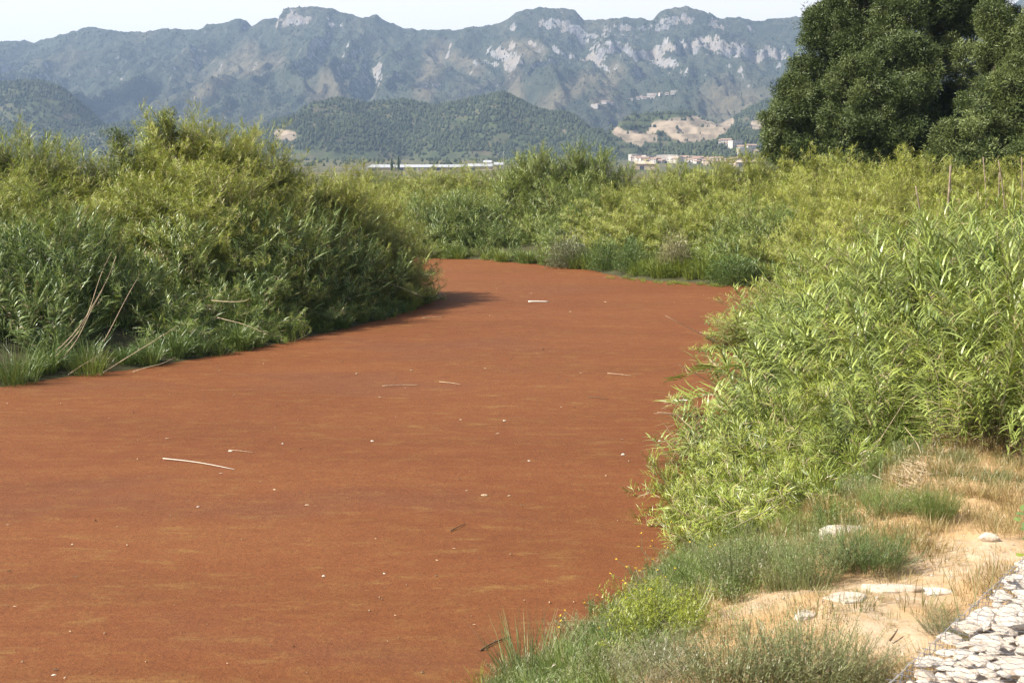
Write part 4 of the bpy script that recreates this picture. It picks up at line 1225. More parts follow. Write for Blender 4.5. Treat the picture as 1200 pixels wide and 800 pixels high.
def tree(name, label, base, lobes, tint, seed, n_sub=9, trunk_r=0.45):
    """lobes: (centre xyz, radius). Each is broken into smaller leaf masses that carry clusters."""
    r = np.random.default_rng(seed)
    t = thing(name, label, 'tree', base)
    pts, rots, scl, idx, tn = [], [], [], [], []
    tips = []
    for (c, R) in lobes:
        c = np.array(c) - np.array(base)
        for k in range(n_sub):
            a, e = r.random() * 6.28, math.asin(r.uniform(-.55, 1))
            q = R * r.uniform(0.55, 1.0)
            sc_ = c + np.array([q * math.cos(a) * math.cos(e), q * math.sin(a) * math.cos(e), q * math.sin(e)])
            rs = R * r.uniform(0.28, 0.46)
            tips.append((c, sc_))
            m = int(46 * rs * rs) + 14
            A, E_ = r.random(m) * 6.28, np.arcsin(r.uniform(-.9, 1, m))
            Q = rs * r.uniform(0.6, 1.1, m)
            P = sc_ + np.stack([Q * np.cos(A) * np.cos(E_), Q * np.sin(A) * np.cos(E_), Q * np.sin(E_)], 1)
            pts.append(P)
            rots.append(np.stack([r.normal(0, 1.2, m), r.normal(0, 1.2, m), A], 1))
            scl.append(r.uniform(0.35, 0.95, m)); idx.append(r.integers(0, 3, m))
            tn.append(np.clip(tint + r.normal(0, .2) + r.normal(0, .12, m), 0, 1))
    o = scatter('crown', np.concatenate(pts), np.concatenate(rots), np.concatenate(scl), np.concatenate(idx), np.concatenate(tn), CL, t)
    mb = MB()
    cc = np.mean([np.array(c) for c, R in lobes], 0) - np.array(base)
    top = Vector((cc[0] * .6, cc[1] * .6, cc[2] * .75))
    tube(mb, [(0, 0, -.5), (0.05, 0.1, 1.5), Vector((top.x * .4, top.y * .4, top.z * .5)), top], trunk_r, trunk_r * .45, 9, .5, 0)
    link('trunk', mb.mesh('trunk', M['bark'], True), t)
    lm = MB()
    for (c, R) in lobes:
        c = Vector(np.array(c) - np.array(base))
        s0 = Vector((top.x * .5, top.y * .5, min(top.z, max(1.5, c.z * .55))))
        tube(lm, [s0, (s0 + c) * .5 + Vector((0, 0, .5)), c], trunk_r * .38, trunk_r * .16, 6, .5, 0)
    for (c, s_) in tips:
        tube(lm, [Vector(c), (Vector(c) + Vector(s_)) * .5 + Vector((0, 0, .15)), Vector(s_)], trunk_r * .13, .03, 4, .5, 0, False)
    tag(link('limb', lm.mesh('limb', M['bark'], True), t), kind='stuff')
    return t
def lb(u, v, Y, rpx):
    return (at(u, v, Y), rpx / F * Y)
b1 = at(1035, 190, 88); b1 = (b1[0], b1[1], float(ground(b1[0], b1[1])))
tree('dark_tree', 'huge dark dense tree rising out of frame behind the right bank reeds', b1,
     [lb(1030, 90, 88, 62), lb(985, 60, 87, 40), (at(1010, 10, 88), 2.9), lb(1060, 10, 88, 55), lb(1105, 40, 88, 50), lb(945, 105, 87, 32), lb(930, 145, 86, 30), lb(912, 172, 86, 19),
      lb(965, 160, 85.5, 38), lb(1010, 150, 84.5, 42), lb(1055, 120, 84, 42), lb(1050, 165, 84.5, 40), lb(1090, 90, 85, 42), lb(1000, 100, 84.5, 38), lb(1045, 60, 85, 40), lb(1150, 15, 88, 38), lb(1120, 0, 89, 40),
      lb(1075, -30, 88, 45), lb(1020, -25, 89, 40), lb(1100, 140, 88, 40), lb(935, 120, 86, 26), lb(1130, 170, 90, 40), lb(920, 185, 86, 16), lb(945, 188, 85, 20), lb(975, 190, 84, 22), lb(1010, 190, 84, 24), lb(1045, 192, 84, 24), lb(1085, 190, 84, 24), lb(1120, 195, 86, 24), lb(985, 25, 87, 28)], 0.12, 5, 12, 0.55)
b2 = at(1165, 200, 80); b2 = (b2[0], b2[1], float(ground(b2[0], b2[1])))
tree('broadleaf_tree', 'lighter green tree at the right edge in front of the huge dark tree', b2,
     [lb(1175, 150, 80, 34), lb(1145, 165, 79, 30), lb(1120, 178, 79, 22), lb(1205, 130, 80, 36), lb(1180, 108, 80, 24), lb(1195, 75, 81, 22), lb(1215, 45, 81, 24), lb(1185, 45, 82, 13), lb(1215, 165, 79, 36),
      lb(1160, 190, 78, 20), lb(1110, 160, 79.5, 14), lb(1240, 100, 80, 36), lb(1195, 190, 78, 22), lb(1130, 195, 78, 16), lb(1225, 195, 78, 26), lb(1165, 60, 82, 16), lb(1150, 118, 80, 22), lb(1168, 85, 83, 15), lb(1160, 35, 83, 22), lb(1175, 70, 82, 16)], 0.48, 8, 11, 0.32)
# saplings at the top of the tallest left mound
for (u, v, Y, label) in ((196, 140, 51, 'small dark sapling poking above the top of the tallest left mound'), (141, 158, 49.5, 'small dark sapling at the left shoulder of the tallest left mound')):
    c = at(u, v, Y)
    b = (c[0], c[1], float(ground(c[0], c[1])))
    t = thing('sapling', label, 'tree', b)
    mb = MB(); H_ = c[2] - b[2]
    H_ -= 0.25
    tube(mb, [(0, 0, -.1), (0.05, 0, H_ * .5), (0, 0, H_ + .2)], 0.05, 0.015, 5)
    link('trunk', mb.mesh('trunk', M['bark']), t)
    m = 60
    P = np.stack([RNG.normal(0, .2, m), RNG.normal(0, .2, m), H_ + RNG.uniform(-1.8, .40, m)], 1)
    scatter('crown', P, RNG.uniform(0, 6, (m, 3)) * [0.1, 0.1, 1], RNG.uniform(.3, .5, m), RNG.integers(0, 3, m), RNG.uniform(.3, .8, m), CL, t)

# ------------------------------------------------------------------ dead canes, poles
def bent(name, cat, label, pts, r0, r1, mat, group=None, sides=6):
    P = [Vector(p) for p in pts]
    o_ = P[0].copy()
    mb = MB()
    Q = []
    for i in range(len(P) - 1):
        for k in range(3):
            Q.append(P[i].lerp(P[i + 1], k / 3) - o_)
    Q.append(P[-1] - o_)
    for k in range(3):
        Q = [Q[0]] + [(Q[i - 1] + Q[i] * 2 + Q[i + 1]) / 4 for i in range(1, len(Q) - 1)] + [Q[-1]]
    tube(mb, Q, r0, r1, sides)
    return tag(link(name, mb.mesh(name, mat, True), None, o_), label, cat, group)
DC = [
    (((52, 423, 36.6), (85, 395, 36.8), (105, 365, 37), (128, 325, 37.4), (136, 300, 37.6)), 'longest dead cane curving up from the left waterline into the grey-green reeds'),
    (((58, 424, 36.5), (95, 390, 36.7), (108, 355, 37), (118, 320, 37.2), (131, 295, 37.5)), 'dead cane curving up just left of the longest one'),
    (((70, 424, 36.4), (92, 398, 36.5), (104, 368, 36.8), (120, 340, 37)), 'shorter dead cane in the curved bundle at the left bank'),
    (((122, 400, 37.2), (135, 375, 37.4), (150, 345, 37.8), (162, 325, 38)), 'grey dead cane standing slanted between the curved bundle and the dark skirt of reeds'),
    (((114, 441, 36.2), (150, 418, 36.3), (180, 400, 36.4), (209, 381, 36.6)), 'straight pale cane slanting up from the waterline of the left bank'),
    (((80, 439, 35.9), (100, 425, 36.1), (120, 415, 36.3)), 'short dead cane lying on the grass at the left waterline'),
    (((145, 440, 36.8), (170, 430, 36.9), (190, 427, 37.1), (206, 418, 37.4)), 'bleached stick lying along the left waterline'),
    (((255, 372, 41.6), (270, 376, 41.2), (285, 379, 41), (315, 392, 40.6)), 'twisted brown branch sticking out of the dark reeds of the left bank'),
    (((248, 352, 42.2), (268, 354, 41.5), (290, 353, 41), (292, 349, 41)), 'grey branch above the twisted brown one'),
    (((440, 328, 52.5), (470, 336, 51.5), (496, 348, 51)), 'pale cane lying against the reeds at the turn of the left bank'),
    (((850, 408, 26.5), (820, 390, 26.2), (780, 370, 26)), 'long thin grey cane pointing up and left over the water from the right thicket'),
    (((850, 460, 24), (820, 440, 23.8), (795, 427, 23.6)), 'pale broken cane pointing left from the middle of the right thicket'),
    (((830, 490, 22.8), (800, 487, 22.5), (766, 484, 22.3)), 'pale cane tip held level above the water left of the right thicket'),
    (((905, 395, 30), (870, 385, 30), (840, 375, 30)), 'pale cane pointing left above the topmost leaning cane'),
    (((930, 345, 36), (900, 330, 36), (893, 325, 36)), 'pale cane at the top left of the right thicket against the far reeds'),
    (((1010, 545, 17.2), (1035, 510, 17.4), (1060, 470, 17.8)), 'dead brown cane leaning in the dark hollow of the right thicket'),
    (((1120, 560, 16.8), (1100, 520, 17.2), (1085, 470, 17.6)), 'dead cane leaning left in the hollow of the right thicket'),
    (((1150, 555, 16.6), (1135, 500, 17), (1130, 450, 17.4)), 'upright dead cane at the right side of the hollow'),
    (((1075, 570, 16.4), (1085, 530, 16.7), (1060, 500, 17)), 'short broken cane above the litter of the hollow'),
]
for pts, lab in DC:
    bent('dead_cane', 'dead cane', lab, [at(*p) for p in pts], 0.016 if pts[0][2] > 30 else 0.009, 0.006 if pts[0][2] > 30 else 0.004, M['drycane'])
for i, (u, v0, v1, Y, lean_, lab) in enumerate(((1108, 235, 188, 52, 6, 'thick weathered pole with dry climber standing below the tree, left of the others'), (1156, 222, 178, 56, -4, 'thin pole standing in the reeds under the lighter tree'),
        (1178, 222, 182, 56, -8, 'leaning pole between the thin pole and the right edge'), (1197, 214, 178, 56, 0, 'short upright pole at the very right edge'), (1168, 222, 196, 57, 3, 'shortest stake between the thin and the leaning pole'),
        (1083, 262, 212, 46, -10, 'dark cane stump leaning among the golden reeds'))):
    a, b = at(u, v0 + 30, Y), at(u + lean_, v1 + 6, Y)
    bent('wooden_pole', 'pole', lab, [a, ((a[0] + b[0]) / 2 + .05, Y, (a[2] + b[2]) / 2), b], 0.07 if i == 0 else 0.035, 0.04 if i == 0 else 0.02, M['pole'])

# ------------------------------------------------------------------ things floating on the water
def stick(u0, v0, u1, v1, r, label, mat='pale', z=0.02, sag=0.0):
    a, b = Vector(on(u0, v0)), Vector(on(u1, v1))
    a.z = b.z = z
    m = a.lerp(b, .5) + Vector((0, sag, 0.01))
    return bent('floating_stick', 'stick', label, [a, m, b], r, r * .6, M[mat])
stick(191, 538, 275, 551, 0.011, 'longest pale stick floating on the red water left of the middle', 'white', sag=0.12)
stick(619, 354, 643, 354, 0.05, 'white straight pole floating on the far water', 'white')
stick(268, 528, 297, 531, 0.008, 'thin pale stick floating just beyond the longest one', 'pale')
stick(448, 453, 492, 452, 0.014, 'thin pale reed stem floating in the middle distance', 'pale', sag=.1)
stick(528, 623, 545, 615, 0.010, 'short brown twig floating right of the middle near the bottom', 'twig')
stick(563, 763, 597, 748, 0.012, 'dark curved twig floating at the bottom near the blue-green tuft', 'twig', sag=.06)
stick(515, 448, 540, 451, 0.012, 'faint thin stem floating right of the pale reed stem', 'pale')
stick(712, 438, 740, 441, 0.012, 'thin stem floating left of the right thicket', 'pale')
stick(770, 484, 795, 486, 0.008, 'thin stem on the water beside the level cane tip', 'pale')
stick(820, 390, 868, 398, 0.012, 'pale stem on the water behind the leaning canes', 'pale')
stick(495, 373, 520, 372, 0.02, 'short pale stem floating off the turn of the left bank', 'pale')
stick(690, 466, 712, 468, 0.01, 'dark thin stem floating left of the leaning canes', 'twig')

def chip_mesh(seed, flat=0.4, mat='white'):
    r = random.Random(seed)
    bm = MB()
    N_, vs = 7, []
    for lv_, (z, q) in enumerate(((0, .8), (.5, 1.0), (1, .55))):
        for k in range(N_):
            a = 2 * PI * k / N_
            rr = q * r.uniform(.65, 1.15)
            vs.append((rr * math.cos(a), rr * math.sin(a) * .7, z * flat))
    fs = [(i * N_ + k, i * N_ + (k + 1) % N_, (i + 1) * N_ + (k + 1) % N_, (i + 1) * N_ + k) for i in range(2) for k in range(N_)]
    fs.append(tuple(2 * N_ + k for k in range(N_)))
    bm.add(vs, fs)
    return bm.mesh('floating_chip', M[mat])
CH = [chip_mesh(i, .45, 'white' if i % 2 else 'pale') for i in range(6)]
CHIPS = [(568, 581, .075, 'largest white lump floating on the red water right of the middle'), (730, 533, .07, 'white lump floating near the right thicket'), (322, 574, .05, 'pale chip floating below the longest stick'),
         (270, 529, .05, 'white chip at the end of the thin pale stick'), (418, 438, .06, 'white chip floating in the distance above the pale reed stem'), (436, 517, .05, 'small brown and white chip in the middle of the water'),
         (360, 592, .045, 'pale flat chip floating below the middle'), (379, 675, .04, 'white chip floating in the lower middle'), (85, 638, .035, 'white chip floating at the lower left'),
         (63, 791, .03, 'white chip at the bottom left corner'), (76, 794, .028, 'second pale chip at the bottom left corner'), (591, 493, .045, 'white chip floating between the middle and the right thicket'),
         (597, 581, .04, 'small pale chip right of the largest white lump'), (331, 520, .04, 'tiny white chip beyond the longest stick'), (540, 492, .045, 'tiny white chip in the middle of the water'),
         (773, 517, .05, 'white scrap floating beside the level cane of the right thicket'), (782, 511, .04, 'second white scrap just above the first beside the right thicket'),
         (620, 540, .035, 'tiny pale chip right of the white lump'), (547, 575, .035, 'tiny pale chip left of the largest white lump'), (450, 672, .03, 'tiny pale chip near the white chip of the lower middle'),
         (482, 434, .05, 'tiny pale chip in the distance beside the pale reed stem'), (232, 594, .035, 'pale flat chip left of the pale chip below the longest stick')]
for i, (u, v, s_, lab) in enumerate(CHIPS):
    p = on(u, v, 0.0)
    tag(link('floating_chip', CH[i % 6], None, (p[0], p[1], 0.0), (0, 0, i * 1.1), s_), lab, 'floating debris')
mb = MB()
r = random.Random(3)
for k in range(260):
    u, v = r.uniform(-20, 860), 310 + 490 * r.random() ** 1.4
    x, y, _ = on(u, v)
    if float(river_sd(x, y)) > -0.3: continue
    q = r.uniform(.006, .020) * (1 + y / 60)
    a = r.uniform(0, 3.1)
    el_ = r.choice((1, 1, 1.4, 2.5))
    c_, s_ = math.cos(a) * q, math.sin(a) * q
    mb.add([(x - c_ * el_, y - s_ * el_, .02), (x + s_ * .6, y - c_ * .6, .02), (x + c_ * el_, y + s_ * el_, .022), (x - s_ * .6, y + c_ * .6, .022), (x, y, .02 + q * .8)], [(0, 1, 4), (1, 2, 4), (2, 3, 4), (3, 0, 4)], 0.5, 0 if r.random() < .55 else 1)
tag(link('floating_specks', mb.mesh('floating_specks', [M['pale'], M['twig']])), 'tiny specks of plant litter scattered over the red water', 'litter', kind='stuff')

# ------------------------------------------------------------------ slabs and stones on the bank
def rock_mesh(seed, sx, sy, sz, sub=2, mat='stone', rough=0.16, sharp=0.5):
    r = np.random.default_rng(seed)
    import bmesh
    bm = bmesh.new()
    bmesh.ops.create_icosphere(bm, subdivisions=sub, radius=1)
    planes = [(Vector(d).normalized(), r.uniform(.50, .80)) for d in r.normal(0, 1, (13, 3))]
    for v in bm.verts:
        p = v.co.copy()
        for (nrm, dist) in planes:
            q = p.dot(nrm)
            if q > dist: p -= nrm * (q - dist) * (0.95)
        p *= 1 + rough * 0.3 * float(gn(p.x * 1.7 + seed, p.y * 1.7 + p.z, seed % 50))
        v.co = (p.x * sx, p.y * sy, p.z * sz)
    me = bpy.data.meshes.new('stone')
    bm.to_mesh(me); bm.free()
    me.materials.append(M[mat])
    return me
def slab_mesh(seed, sx, sy, sz):
    r_ = random.Random(seed); mb_ = MB(); k_ = 9
    rad_ = [r_.uniform(.72, 1.08) for _ in range(k_)]
    vs_ = []
    for z_, q_ in ((-1.5, 1.04), (.72, 1.0), (1.0, .93)):
        for i_ in range(k_):
            a_ = 2 * PI * (i_ + r_.uniform(-.12, .12)) / k_
            vs_.append((sx * rad_[i_] * q_ * math.cos(a_), sy * rad_[i_] * q_ * math.sin(a_), sz * (z_ + r_.uniform(-.14, .14))))
    fs_ = [(j * k_ + i_, j * k_ + (i_ + 1) % k_, (j + 1) * k_ + (i_ + 1) % k_, (j + 1) * k_ + i_) for j in range(2) for i_ in range(k_)]
    vs_.append((sx * .1, 0, sz * 1.05))
    fs_ += [(2 * k_ + i_, 2 * k_ + (i_ + 1) % k_, 3 * k_) for i_ in range(k_)]
    mb_.add(vs_, fs_)
    return mb_.mesh('stone_slab', M['stone'])
SL = [(990, 627, 0.27, 0.17, 0.08, 0.2, 'flat white stone beside the feathery bushes on the slope'), (992, 703, 0.20, 0.12, 0.04, 0.35, 'smaller pale slab at the edge of the path'),
      (1045, 692, 0.24, 0.12, 0.035, -0.1, 'longest pale slab set in the middle of the path'), (945, 722, 0.14, 0.09, 0.025, 0.6, 'half-hidden pale slab behind the biggest wiry bush'),
      (1158, 635, 0.09, 0.06, 0.05, -0.5, 'small light stone lying alone on the dry ground'), (1095, 694, 0.15, 0.10, 0.02, 0.1, 'faint flat slab at the right end of the path')]
for i, (u, v, sx, sy, sz, rz, lab) in enumerate(SL):
    p = hit(u, v)
    if p: tag(link('stone_slab' if i != 4 else 'loose_stone', rock_mesh(900 + i, sx * 1.25, sy * 1.25, sz * 1.4, 3) if i == 4 else slab_mesh(900 + i, sx * 1.1, sy * 1.15, sz * .8), None, (p[0], p[1], p[2] + sz * (.25 if i == 4 else .1)), (0, 0, rz)), lab, 'stone')
p = hit(1048, 752)
if p: bent('dark_twig', 'twig', 'short dark twig lying on the sandy path near the gabion', [(p[0] - .05, p[1] - .05, p[2] + .02), (p[0], p[1], p[2] + .05), (p[0] + .04, p[1] + .06, p[2] + .07)], .010, .004, M['twig'])
# litter of pale broken reed in the hollow
mb = MB()
for k in range(230):
    h_ = hit(r.gauss(1068, 22), r.gauss(556, 13))
    if not h_: continue
    a = r.uniform(0, 3.14); L = r.uniform(.05, .28)
    p = Vector(h_) + Vector((0, 0, r.uniform(.005, .06)))
    d = Vector((math.cos(a), math.sin(a), r.uniform(-.15, .25))) * L
    tube(mb, [p, p + d], .007, .005, 3, 0.5, 0 if r.random() < .6 else 1, False)
tag(link('reed_litter', mb.mesh('reed_litter', [M['pale'], M['drycane']])), 'heap of pale broken reed litter in the hollow of the right thicket', 'litter', kind='stuff')

# ------------------------------------------------------------------ gabion
GZ = 3.15
ga, gb = Vector(on(1045, 800, GZ)), Vector(on(1200, 655, GZ))
gd = (gb - ga).normalized()
gn_ = Vector((gd.y, -gd.x, 0))            # into the gabion
g0 = ga - gd * 1.6
GL, GW = 5.4, 2.0
gab = thing('gabion', 'wire gabion filled with pale limestone at the bottom right corner', 'gabion', tuple(g0 + Vector((0, 0, 2.0 - GZ))))
base_ = Vector(gab.location)
def gp(s_, t_, z):
    return g0 + gd * s_ + gn_ * t_ + Vector((0, 0, z - GZ)) - base_
mb = MB()
c_ = [gp(0, .09, 1.7), gp(GL, .09, 1.7), gp(GL, GW, 1.7), gp(0, GW, 1.7), gp(0.03, .09, GZ - .13), gp(GL, .09, GZ - .13), gp(GL, GW, GZ - .13), gp(0.03, GW, GZ - .13)]
mb.add(c_, [(3, 2, 1, 0), (4, 5, 6, 7), (0, 1, 5, 4), (1, 2, 6, 5), (2, 3, 7, 6), (3, 0, 4, 7)])
link('rubble_core', mb.mesh('rubble_core', M['stone']), gab)
RS = [rock_mesh(300 + k, 0.5, 0.42, 0.33, 2, rough=.4) for k in range(14)]
placed, tries = [], 0
while len(placed) < 235 and tries < 60000:
    tries += 1
    s_, t_ = r.uniform(0.9, 5.0), r.uniform(0.0, 1.7)
    q = gp(s_, t_, GZ) + base_
    uu, vv = pxv(q.x, q.y, q.z)
    if uu > 1290 or vv > 860 or q.y < 0: continue
    rad = r.choice((.05, .07, .09, .12, .15, .18))
    if all((s_ - a) ** 2 + (t_ - b) ** 2 > (0.76 * (rad + c)) ** 2 for a, b, c in placed):
        placed.append((s_, t_, rad))
for (s_, t_, rad) in placed:
    k_ = rad * 2.35
    edge = max(0, .14 - t_) * r.uniform(.2, 1.0)
    link('stone', RS[r.randrange(14)], gab, gp(s_, t_ + (r.uniform(-.08, .04) if t_ < .12 else 0), GZ - .02 - .30 * k_ * .5 - edge * .5 + r.uniform(-.012, .012)), (r.uniform(-.14, .14), r.uniform(-.14, .14), r.uniform(0, 6.28)), (k_ * r.uniform(.9, 1.25), k_, k_ * .5))
nf = 0
for row in range(5):
    s_ = 1.0 + r.uniform(0, .1)
    while s_ < 4.8:
        rad = r.uniform(.08, .12)
        link('stone', RS[r.randrange(14)], gab, gp(s_ + rad, .09, GZ - .20 - row * .19), (r.uniform(-.3, .3), r.uniform(-.3, .3), r.uniform(0, 6.28)), (rad * 2.3,) * 3)
        s_ += rad * 1.75
        nf += 1
# double-twist mesh: hexagons over the top and down the face
mb = MB()
hw, hh = 0.10, 0.12
def wz(s_, t_):
    return GZ + .016 + .012 * float(gn(s_ * 6, t_ * 6, 3))
def wire(a, b, rr=.0016):
    pa = gp(a[0], max(a[1], 0), wz(*a) - (0 if a[1] >= 0 else -a[1])) - (gn_ * .03 if a[1] < 0 else Vector((0, 0, 0)))
    pb = gp(b[0], max(b[1], 0), wz(*b) - (0 if b[1] >= 0 else -b[1])) - (gn_ * .03 if b[1] < 0 else Vector((0, 0, 0)))
    tube(mb, [pa, pb], rr, rr, 3, .5, 0, False)
for i in range(9, 50):
    for j in range(-7, 15):
        s_, t_ = i * hw + (hw / 2 if j % 2 else 0), j * hh * .75
        jit = lambda: r.uniform(-.008, .008)
        A = (s_ + jit(), t_ + jit())
        wire(A, (s_, t_ + hh * .38), .0026)
        wire((s_, t_ + hh * .38), (s_ + hw / 2, t_ + hh * .75))
        wire((s_, t_ + hh * .38), (s_ - hw / 2, t_ + hh * .75))
tube(mb, [gp(k * .1, .01 + .045 * float(gn(k * .47, 1.1, 4)), GZ - .01 + .035 * float(gn(k * .41, 2.1, 4))) for k in range(8, 54)], .0022, .0022, 4)
tag(link('wire_mesh', mb.mesh('wire_mesh', M['wire']), gab), kind='stuff')

# climber with big leaves at the right edge
def heart(mb, p, az, el, s_, tone):
    d = Vector((math.cos(az) * math.cos(el), math.sin(az) * math.cos(el), math.sin(el)))
    w = Vector((-math.sin(az), math.cos(az), 0)); up = d.cross(w)
    q = [(0, 0), (.42, -.12), (.62, .25), (.42, .62), (0, 1.0), (-.42, .62), (-.62, .25), (-.42, -.12)]
    vs = [Vector(p) + (w * a + d * b) * s_ + up * (-.10 * abs(a) * s_) for a, b in q]
    mb.add(vs, [(0, 1, 2, 3, 4), (0, 4, 5, 6, 7)], tone)
cb = at(1212, 668, 9.0)
cl_ = thing('creeper', 'broad-leaved green creeper hanging into view at the right edge above the gabion', 'plant', cb)
mb = MB(); S = [Vector(at(u, v, 8.9)) - Vector(cb) for (u, v) in ((1212, 668), (1203, 640), (1207, 610), (1199, 585), (1210, 560))]
tube(mb, S, .006, .003, 5); link('stem', mb.mesh('stem', M['cane']), cl_)['tint'] = 0.2
for (u, v, s_) in ((1197, 600, .055), (1203, 592, .07), (1192, 606, .045), (1199, 618, .05), (1205, 612, .07), (1196, 648, .05), (1202, 638, .055), (1207, 650, .06), (1205, 575, .06), (1200, 630, .04), (1209, 600, .07), (1208, 628, .07)):
    m_ = MB(); p = Vector(at(u, v, 8.85 + r.uniform(-.1, .1))) - Vector(cb)
    heart(m_, (0, 0, 0), r.uniform(3.5, 6.0), r.uniform(-.9, -.1), s_, r.random())
    l_ = link('leaf', m_.mesh('leaf', M['weed']), cl_, p); l_['tint'] = 0.05 if v < 640 else 0.7

# ------------------------------------------------------------------ buildings of the valley
def box(mb, x0, x1, y0, y1, z0, z1, mi=0):
    mb.add([(x0, y0, z0), (x1, y0, z0), (x1, y1, z0), (x0, y1, z0), (x0, y0, z1), (x1, y0, z1), (x1, y1, z1), (x0, y1, z1)],
           [(3, 2, 1, 0), (4, 5, 6, 7), (0, 1, 5, 4), (1, 2, 6, 5), (2, 3, 7, 6), (3, 0, 4, 7)], .5, mi)
HM = {}
def house_meshes(kind):
    if kind in HM: return HM[kind]
    k = kind % 6
    w, d, h = ((9, 8, 6), (12, 9, 3.5), (8, 8, 7), (14, 9, 6), (7, 7, 3.2), (18, 11, 9))[k]
    wall = MB(); box(wall, -w / 2, w / 2, -d / 2, d / 2, -2, h)
    roof = MB()
    if k in (2, 5):
        box(roof, -w / 2 - .2, w / 2 + .2, -d / 2 - .2, d / 2 + .2, h + .003, h + .5)
    else:
        e = .5
        roof.add([(-w / 2 - e, -d / 2 - e, h), (w / 2 + e, -d / 2 - e, h), (w / 2 + e, d / 2 + e, h), (-w / 2 - e, d / 2 + e, h), (-w / 2 - e, 0, h + d * .22), (w / 2 + e, 0, h + d * .22)],
                 [(0, 1, 5, 4), (2, 3, 4, 5), (0, 4, 3), (1, 2, 5), (3, 2, 1, 0)])
    win = MB(); box(win, -.55, .55, -.06, .05, 0, 1.5)
    wins = [(x_, -d / 2, z_) for z_ in ([1, 4] if h > 5 else [1]) for x_ in np.linspace(-w / 2 + 1.6, w / 2 - 1.6, max(2, int(w / 3.5)))]
    HM[kind] = (wall.mesh('wall', M['house' if kind < 6 else 'house2']), roof.mesh('roof', M['house'] if k in (2, 5) else M['tile']), win.mesh('window', M['glass']), wins)
    return HM[kind]
def house(u, v, kind, label, group, rz, sc_=1.0, p=None):
    p = p or hit(u, v, terrain, 300, 5200, 2600)
    if not p: return
    t = thing('house', label, 'house', p, (0, 0, rz), group)
    wm, rm, nm, wins = house_meshes(kind)
    link('wall', wm, t, scale=sc_); link('roof', rm, t, scale=sc_)
    for w in wins: link('window', nm, t, tuple(q * sc_ for q in w), scale=sc_)
r = random.Random(21)
for i in range(46):
    u, v = r.uniform(742, 818), r.uniform(184.5, 189.5)
    Y = 1750 + (189.5 - v) * 70
    x, y, z = at(u, v, Y)
    house(u, v, r.choice((0, 0, 1, 2, 3, 6, 8, 5)), 'small pale house in the town strip below the quarry', 'houses of the town strip below the quarry', r.uniform(-.8, .8), 1.0, (x, y, float(terrain(x, y))))
for i in range(20):
    u, v = r.uniform(812, 895), r.uniform(186, 191.5)
    Y = 1650 + (191 - v) * 60
    x, y, z = at(u, v, Y)
    house(u, v, r.choice((1, 6, 4, 3, 7)), 'low pale building right of the town strip near the tree', 'low buildings between the town strip and the tree', r.uniform(-.5, .5), 1.0, (x, y, float(terrain(x, y))))
for i, (u, v) in enumerate(((700, 125), (708, 122), (712, 121), (697, 127), (716, 124), (750, 115), (755, 116), (762, 115), (768, 113), (775, 112), (782, 111), (790, 112), (748, 117), (765, 116), (739, 118))):
    house(u, v, (0, 3, 1, 5)[i % 4], 'white villa high on the mountain slope above the quarry', 'white villas on the mountain slope', r.uniform(-.5, .5), 1.1)
for i, (u, v) in enumerate(((846, 170), (851, 169), (856, 171), (862, 173), (868, 177), (880, 176), (886, 180), (872, 182))):
    house(u, v, (0, 3, 1, 5)[i % 4], 'pale villa on the low wooded hill right of the quarry', 'villas on the wooded hill right of the quarry', r.uniform(-.5, .5), 1.2)
# warehouses and greenhouses
def shed(u0, u1, vt, Y, label, h=7, d=40, mat='shed', name='warehouse', cat='warehouse'):
    x0, _, zt = at(u0, vt, Y); x1 = at(u1, vt, Y)[0]
    zb = float(ground((x0 + x1) / 2, Y))
    w = x1 - x0; h = max(2.5, zt - zb)
    t = thing(name, label, cat, ((x0 + x1) / 2, Y, zb))
    wl = MB(); box(wl, -w / 2, w / 2, 0, d, -2, h)
    link('wall', wl.mesh('wall', M['house2']), t)
    rf = MB(); e = .6
    nb = max(1, int(w / 22))
    for b in range(nb):
        xa, xb = -w / 2 + w * b / nb, -w / 2 + w * (b + 1) / nb
        rf.add([(xa, -e, h), (xb, -e, h), (xb, d + e, h + 2.2), (xa, d + e, h + 2.2), (xa, -e, h + .4), (xb, -e, h + .4), (xb, d + e, h + 2.6), (xa, d + e, h + 2.6)],
               [(3, 2, 1, 0), (4, 5, 6, 7), (0, 1, 5, 4), (1, 2, 6, 5), (2, 3, 7, 6), (3, 0, 4, 7)])
    link('roof', rf.mesh('roof', M[mat]), t)
    dm = MB(); box(dm, -2, 2, -.08, .05, 0, min(h * .7, 4))
    dmesh = dm.mesh('door', M['glass'])
    for b in range(max(1, int(w / 12))):
        link('door', dmesh, t, (-w / 2 + 6 + b * 12, 0, 0))
shed(462, 505, 197.5, 1150, 'long white-roofed warehouse left of the middle beyond the low reed hedge')
shed(507, 542, 196.8, 1180, 'second white warehouse touching the first on its right')
shed(546, 577, 195.5, 1120, 'broad white warehouse with a taller block behind it')
shed(430, 460, 200.5, 1080, 'low pale greenhouse at the left end of the warehouses', 4)
shed(566, 576, 191, 1250, 'small tall white block behind the broad warehouse', 10, 15)
shed(578, 590, 193.5, 1250, 'white shed at the right end of the warehouses')
shed(745, 768, 192.5, 1250, 'pale brown shed in front of the left end of the town strip', 5, 20, 'house2')
shed(862, 888, 190.5, 1500, 'long low brown building in front of the tree end of the town', 5, 20, 'house2')
for i, (u, v, vb, lab) in enumerate(((598 - 8, 178, 200, 'tall thin mast rising right of the warehouses'), (490, 196, 203, 'short mast in front of the long warehouse'), (571, 186, 201, 'mast standing at the small tall white block'))):
    a = at(u, vb, 900); b = at(u, v, 900)
    bent('mast', 'mast', lab, [(a[0], 900, float(ground(a[0], 900))), (a[0], 900, (b[2]) / 2), (a[0], 900, b[2])], .25, .12, M['shed'])
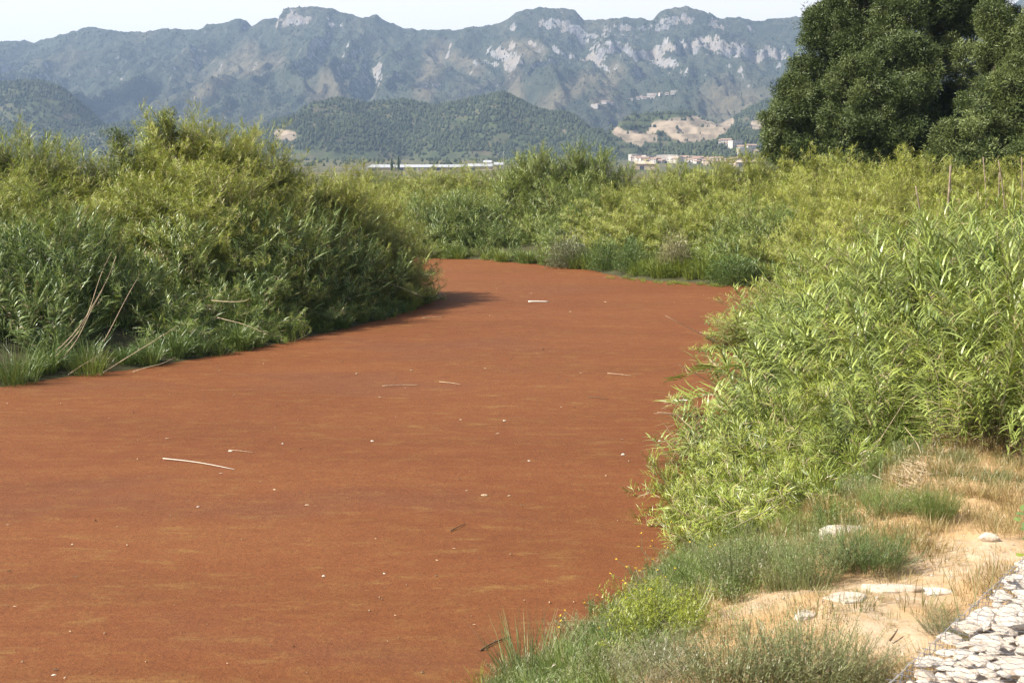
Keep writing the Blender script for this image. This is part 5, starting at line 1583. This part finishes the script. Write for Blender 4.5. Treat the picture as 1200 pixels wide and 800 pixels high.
for i, (u, v, Y, hgt, lab) in enumerate(((459, 190, 1000, 9, 'dark cypress standing alone left of the long warehouse'), (467, 189, 1010, 11, 'taller dark cypress beside the first'))):
    x, y, z = at(u, v, Y)
    zb = float(ground(x, y))
    t = thing('cypress_tree', lab, 'tree', (x, y, zb))
    mb = MB(); tube(mb, [(0, 0, -.2), (0, 0, 2)], .25, .2, 6); link('trunk', mb.mesh('trunk', M['bark']), t)
    mb = MB(); rr = random.Random(i); vs, fs = [], []
    for kz in range(8):
        for ka in range(8):
            q = 1.5 * math.sin(PI * min(1, (kz + .7) / 8.2)) ** .6 * rr.uniform(.75, 1.15) * (1 - .08 * kz)
            vs.append((q * math.cos(ka * PI / 4), q * math.sin(ka * PI / 4), .8 + hgt * kz / 7))
    for kz in range(7):
        for ka in range(8): fs.append((kz * 8 + ka, kz * 8 + (ka + 1) % 8, kz * 8 + 8 + (ka + 1) % 8, kz * 8 + 8 + ka))
    mb.add(vs, fs); link('crown', mb.mesh('crown', M['fartree']), t)
# number the members of the small groups from the left, so that each label points at one of them
ORD = 'leftmost second third fourth fifth sixth seventh eighth ninth tenth eleventh twelfth thirteenth fourteenth fifteenth sixteenth seventeenth eighteenth nineteenth rightmost'.split()
def number(group, text):
    m_ = sorted([o for o in COL.objects if o.get('group') == group and o.get('label')], key=lambda o: o.location.x / o.location.y)
    for k_, o in enumerate(m_):
        o['label'] = ('leftmost ' if k_ == 0 else 'rightmost ' if k_ == len(m_) - 1 else ORD[k_] + ' from the left of the ') + text[0 if k_ in (0, len(m_) - 1) else 1]
number('white villas on the mountain slope', ('white villa high on the slope above the quarry', 'white villas high above the quarry'))
number('villas on the wooded hill right of the quarry', ('pale villa on the wooded hill right of the quarry', 'pale villas right of the quarry'))
number('low buildings between the town strip and the tree', ('low pale building between the town strip and the tree', 'low buildings between town and tree'))
number('yellow-flowered stalks leaning over the water', ('yellow-flowered stalk leaning over the red water', 'yellow-flowered stalks leaning over the water'))
number('thin stalks beside the gabion', ('bare thin weed stalk beside the gabion', 'bare thin stalks beside the gabion'))
print('done', len(bpy.data.objects), round(time.time() - T0, 1))
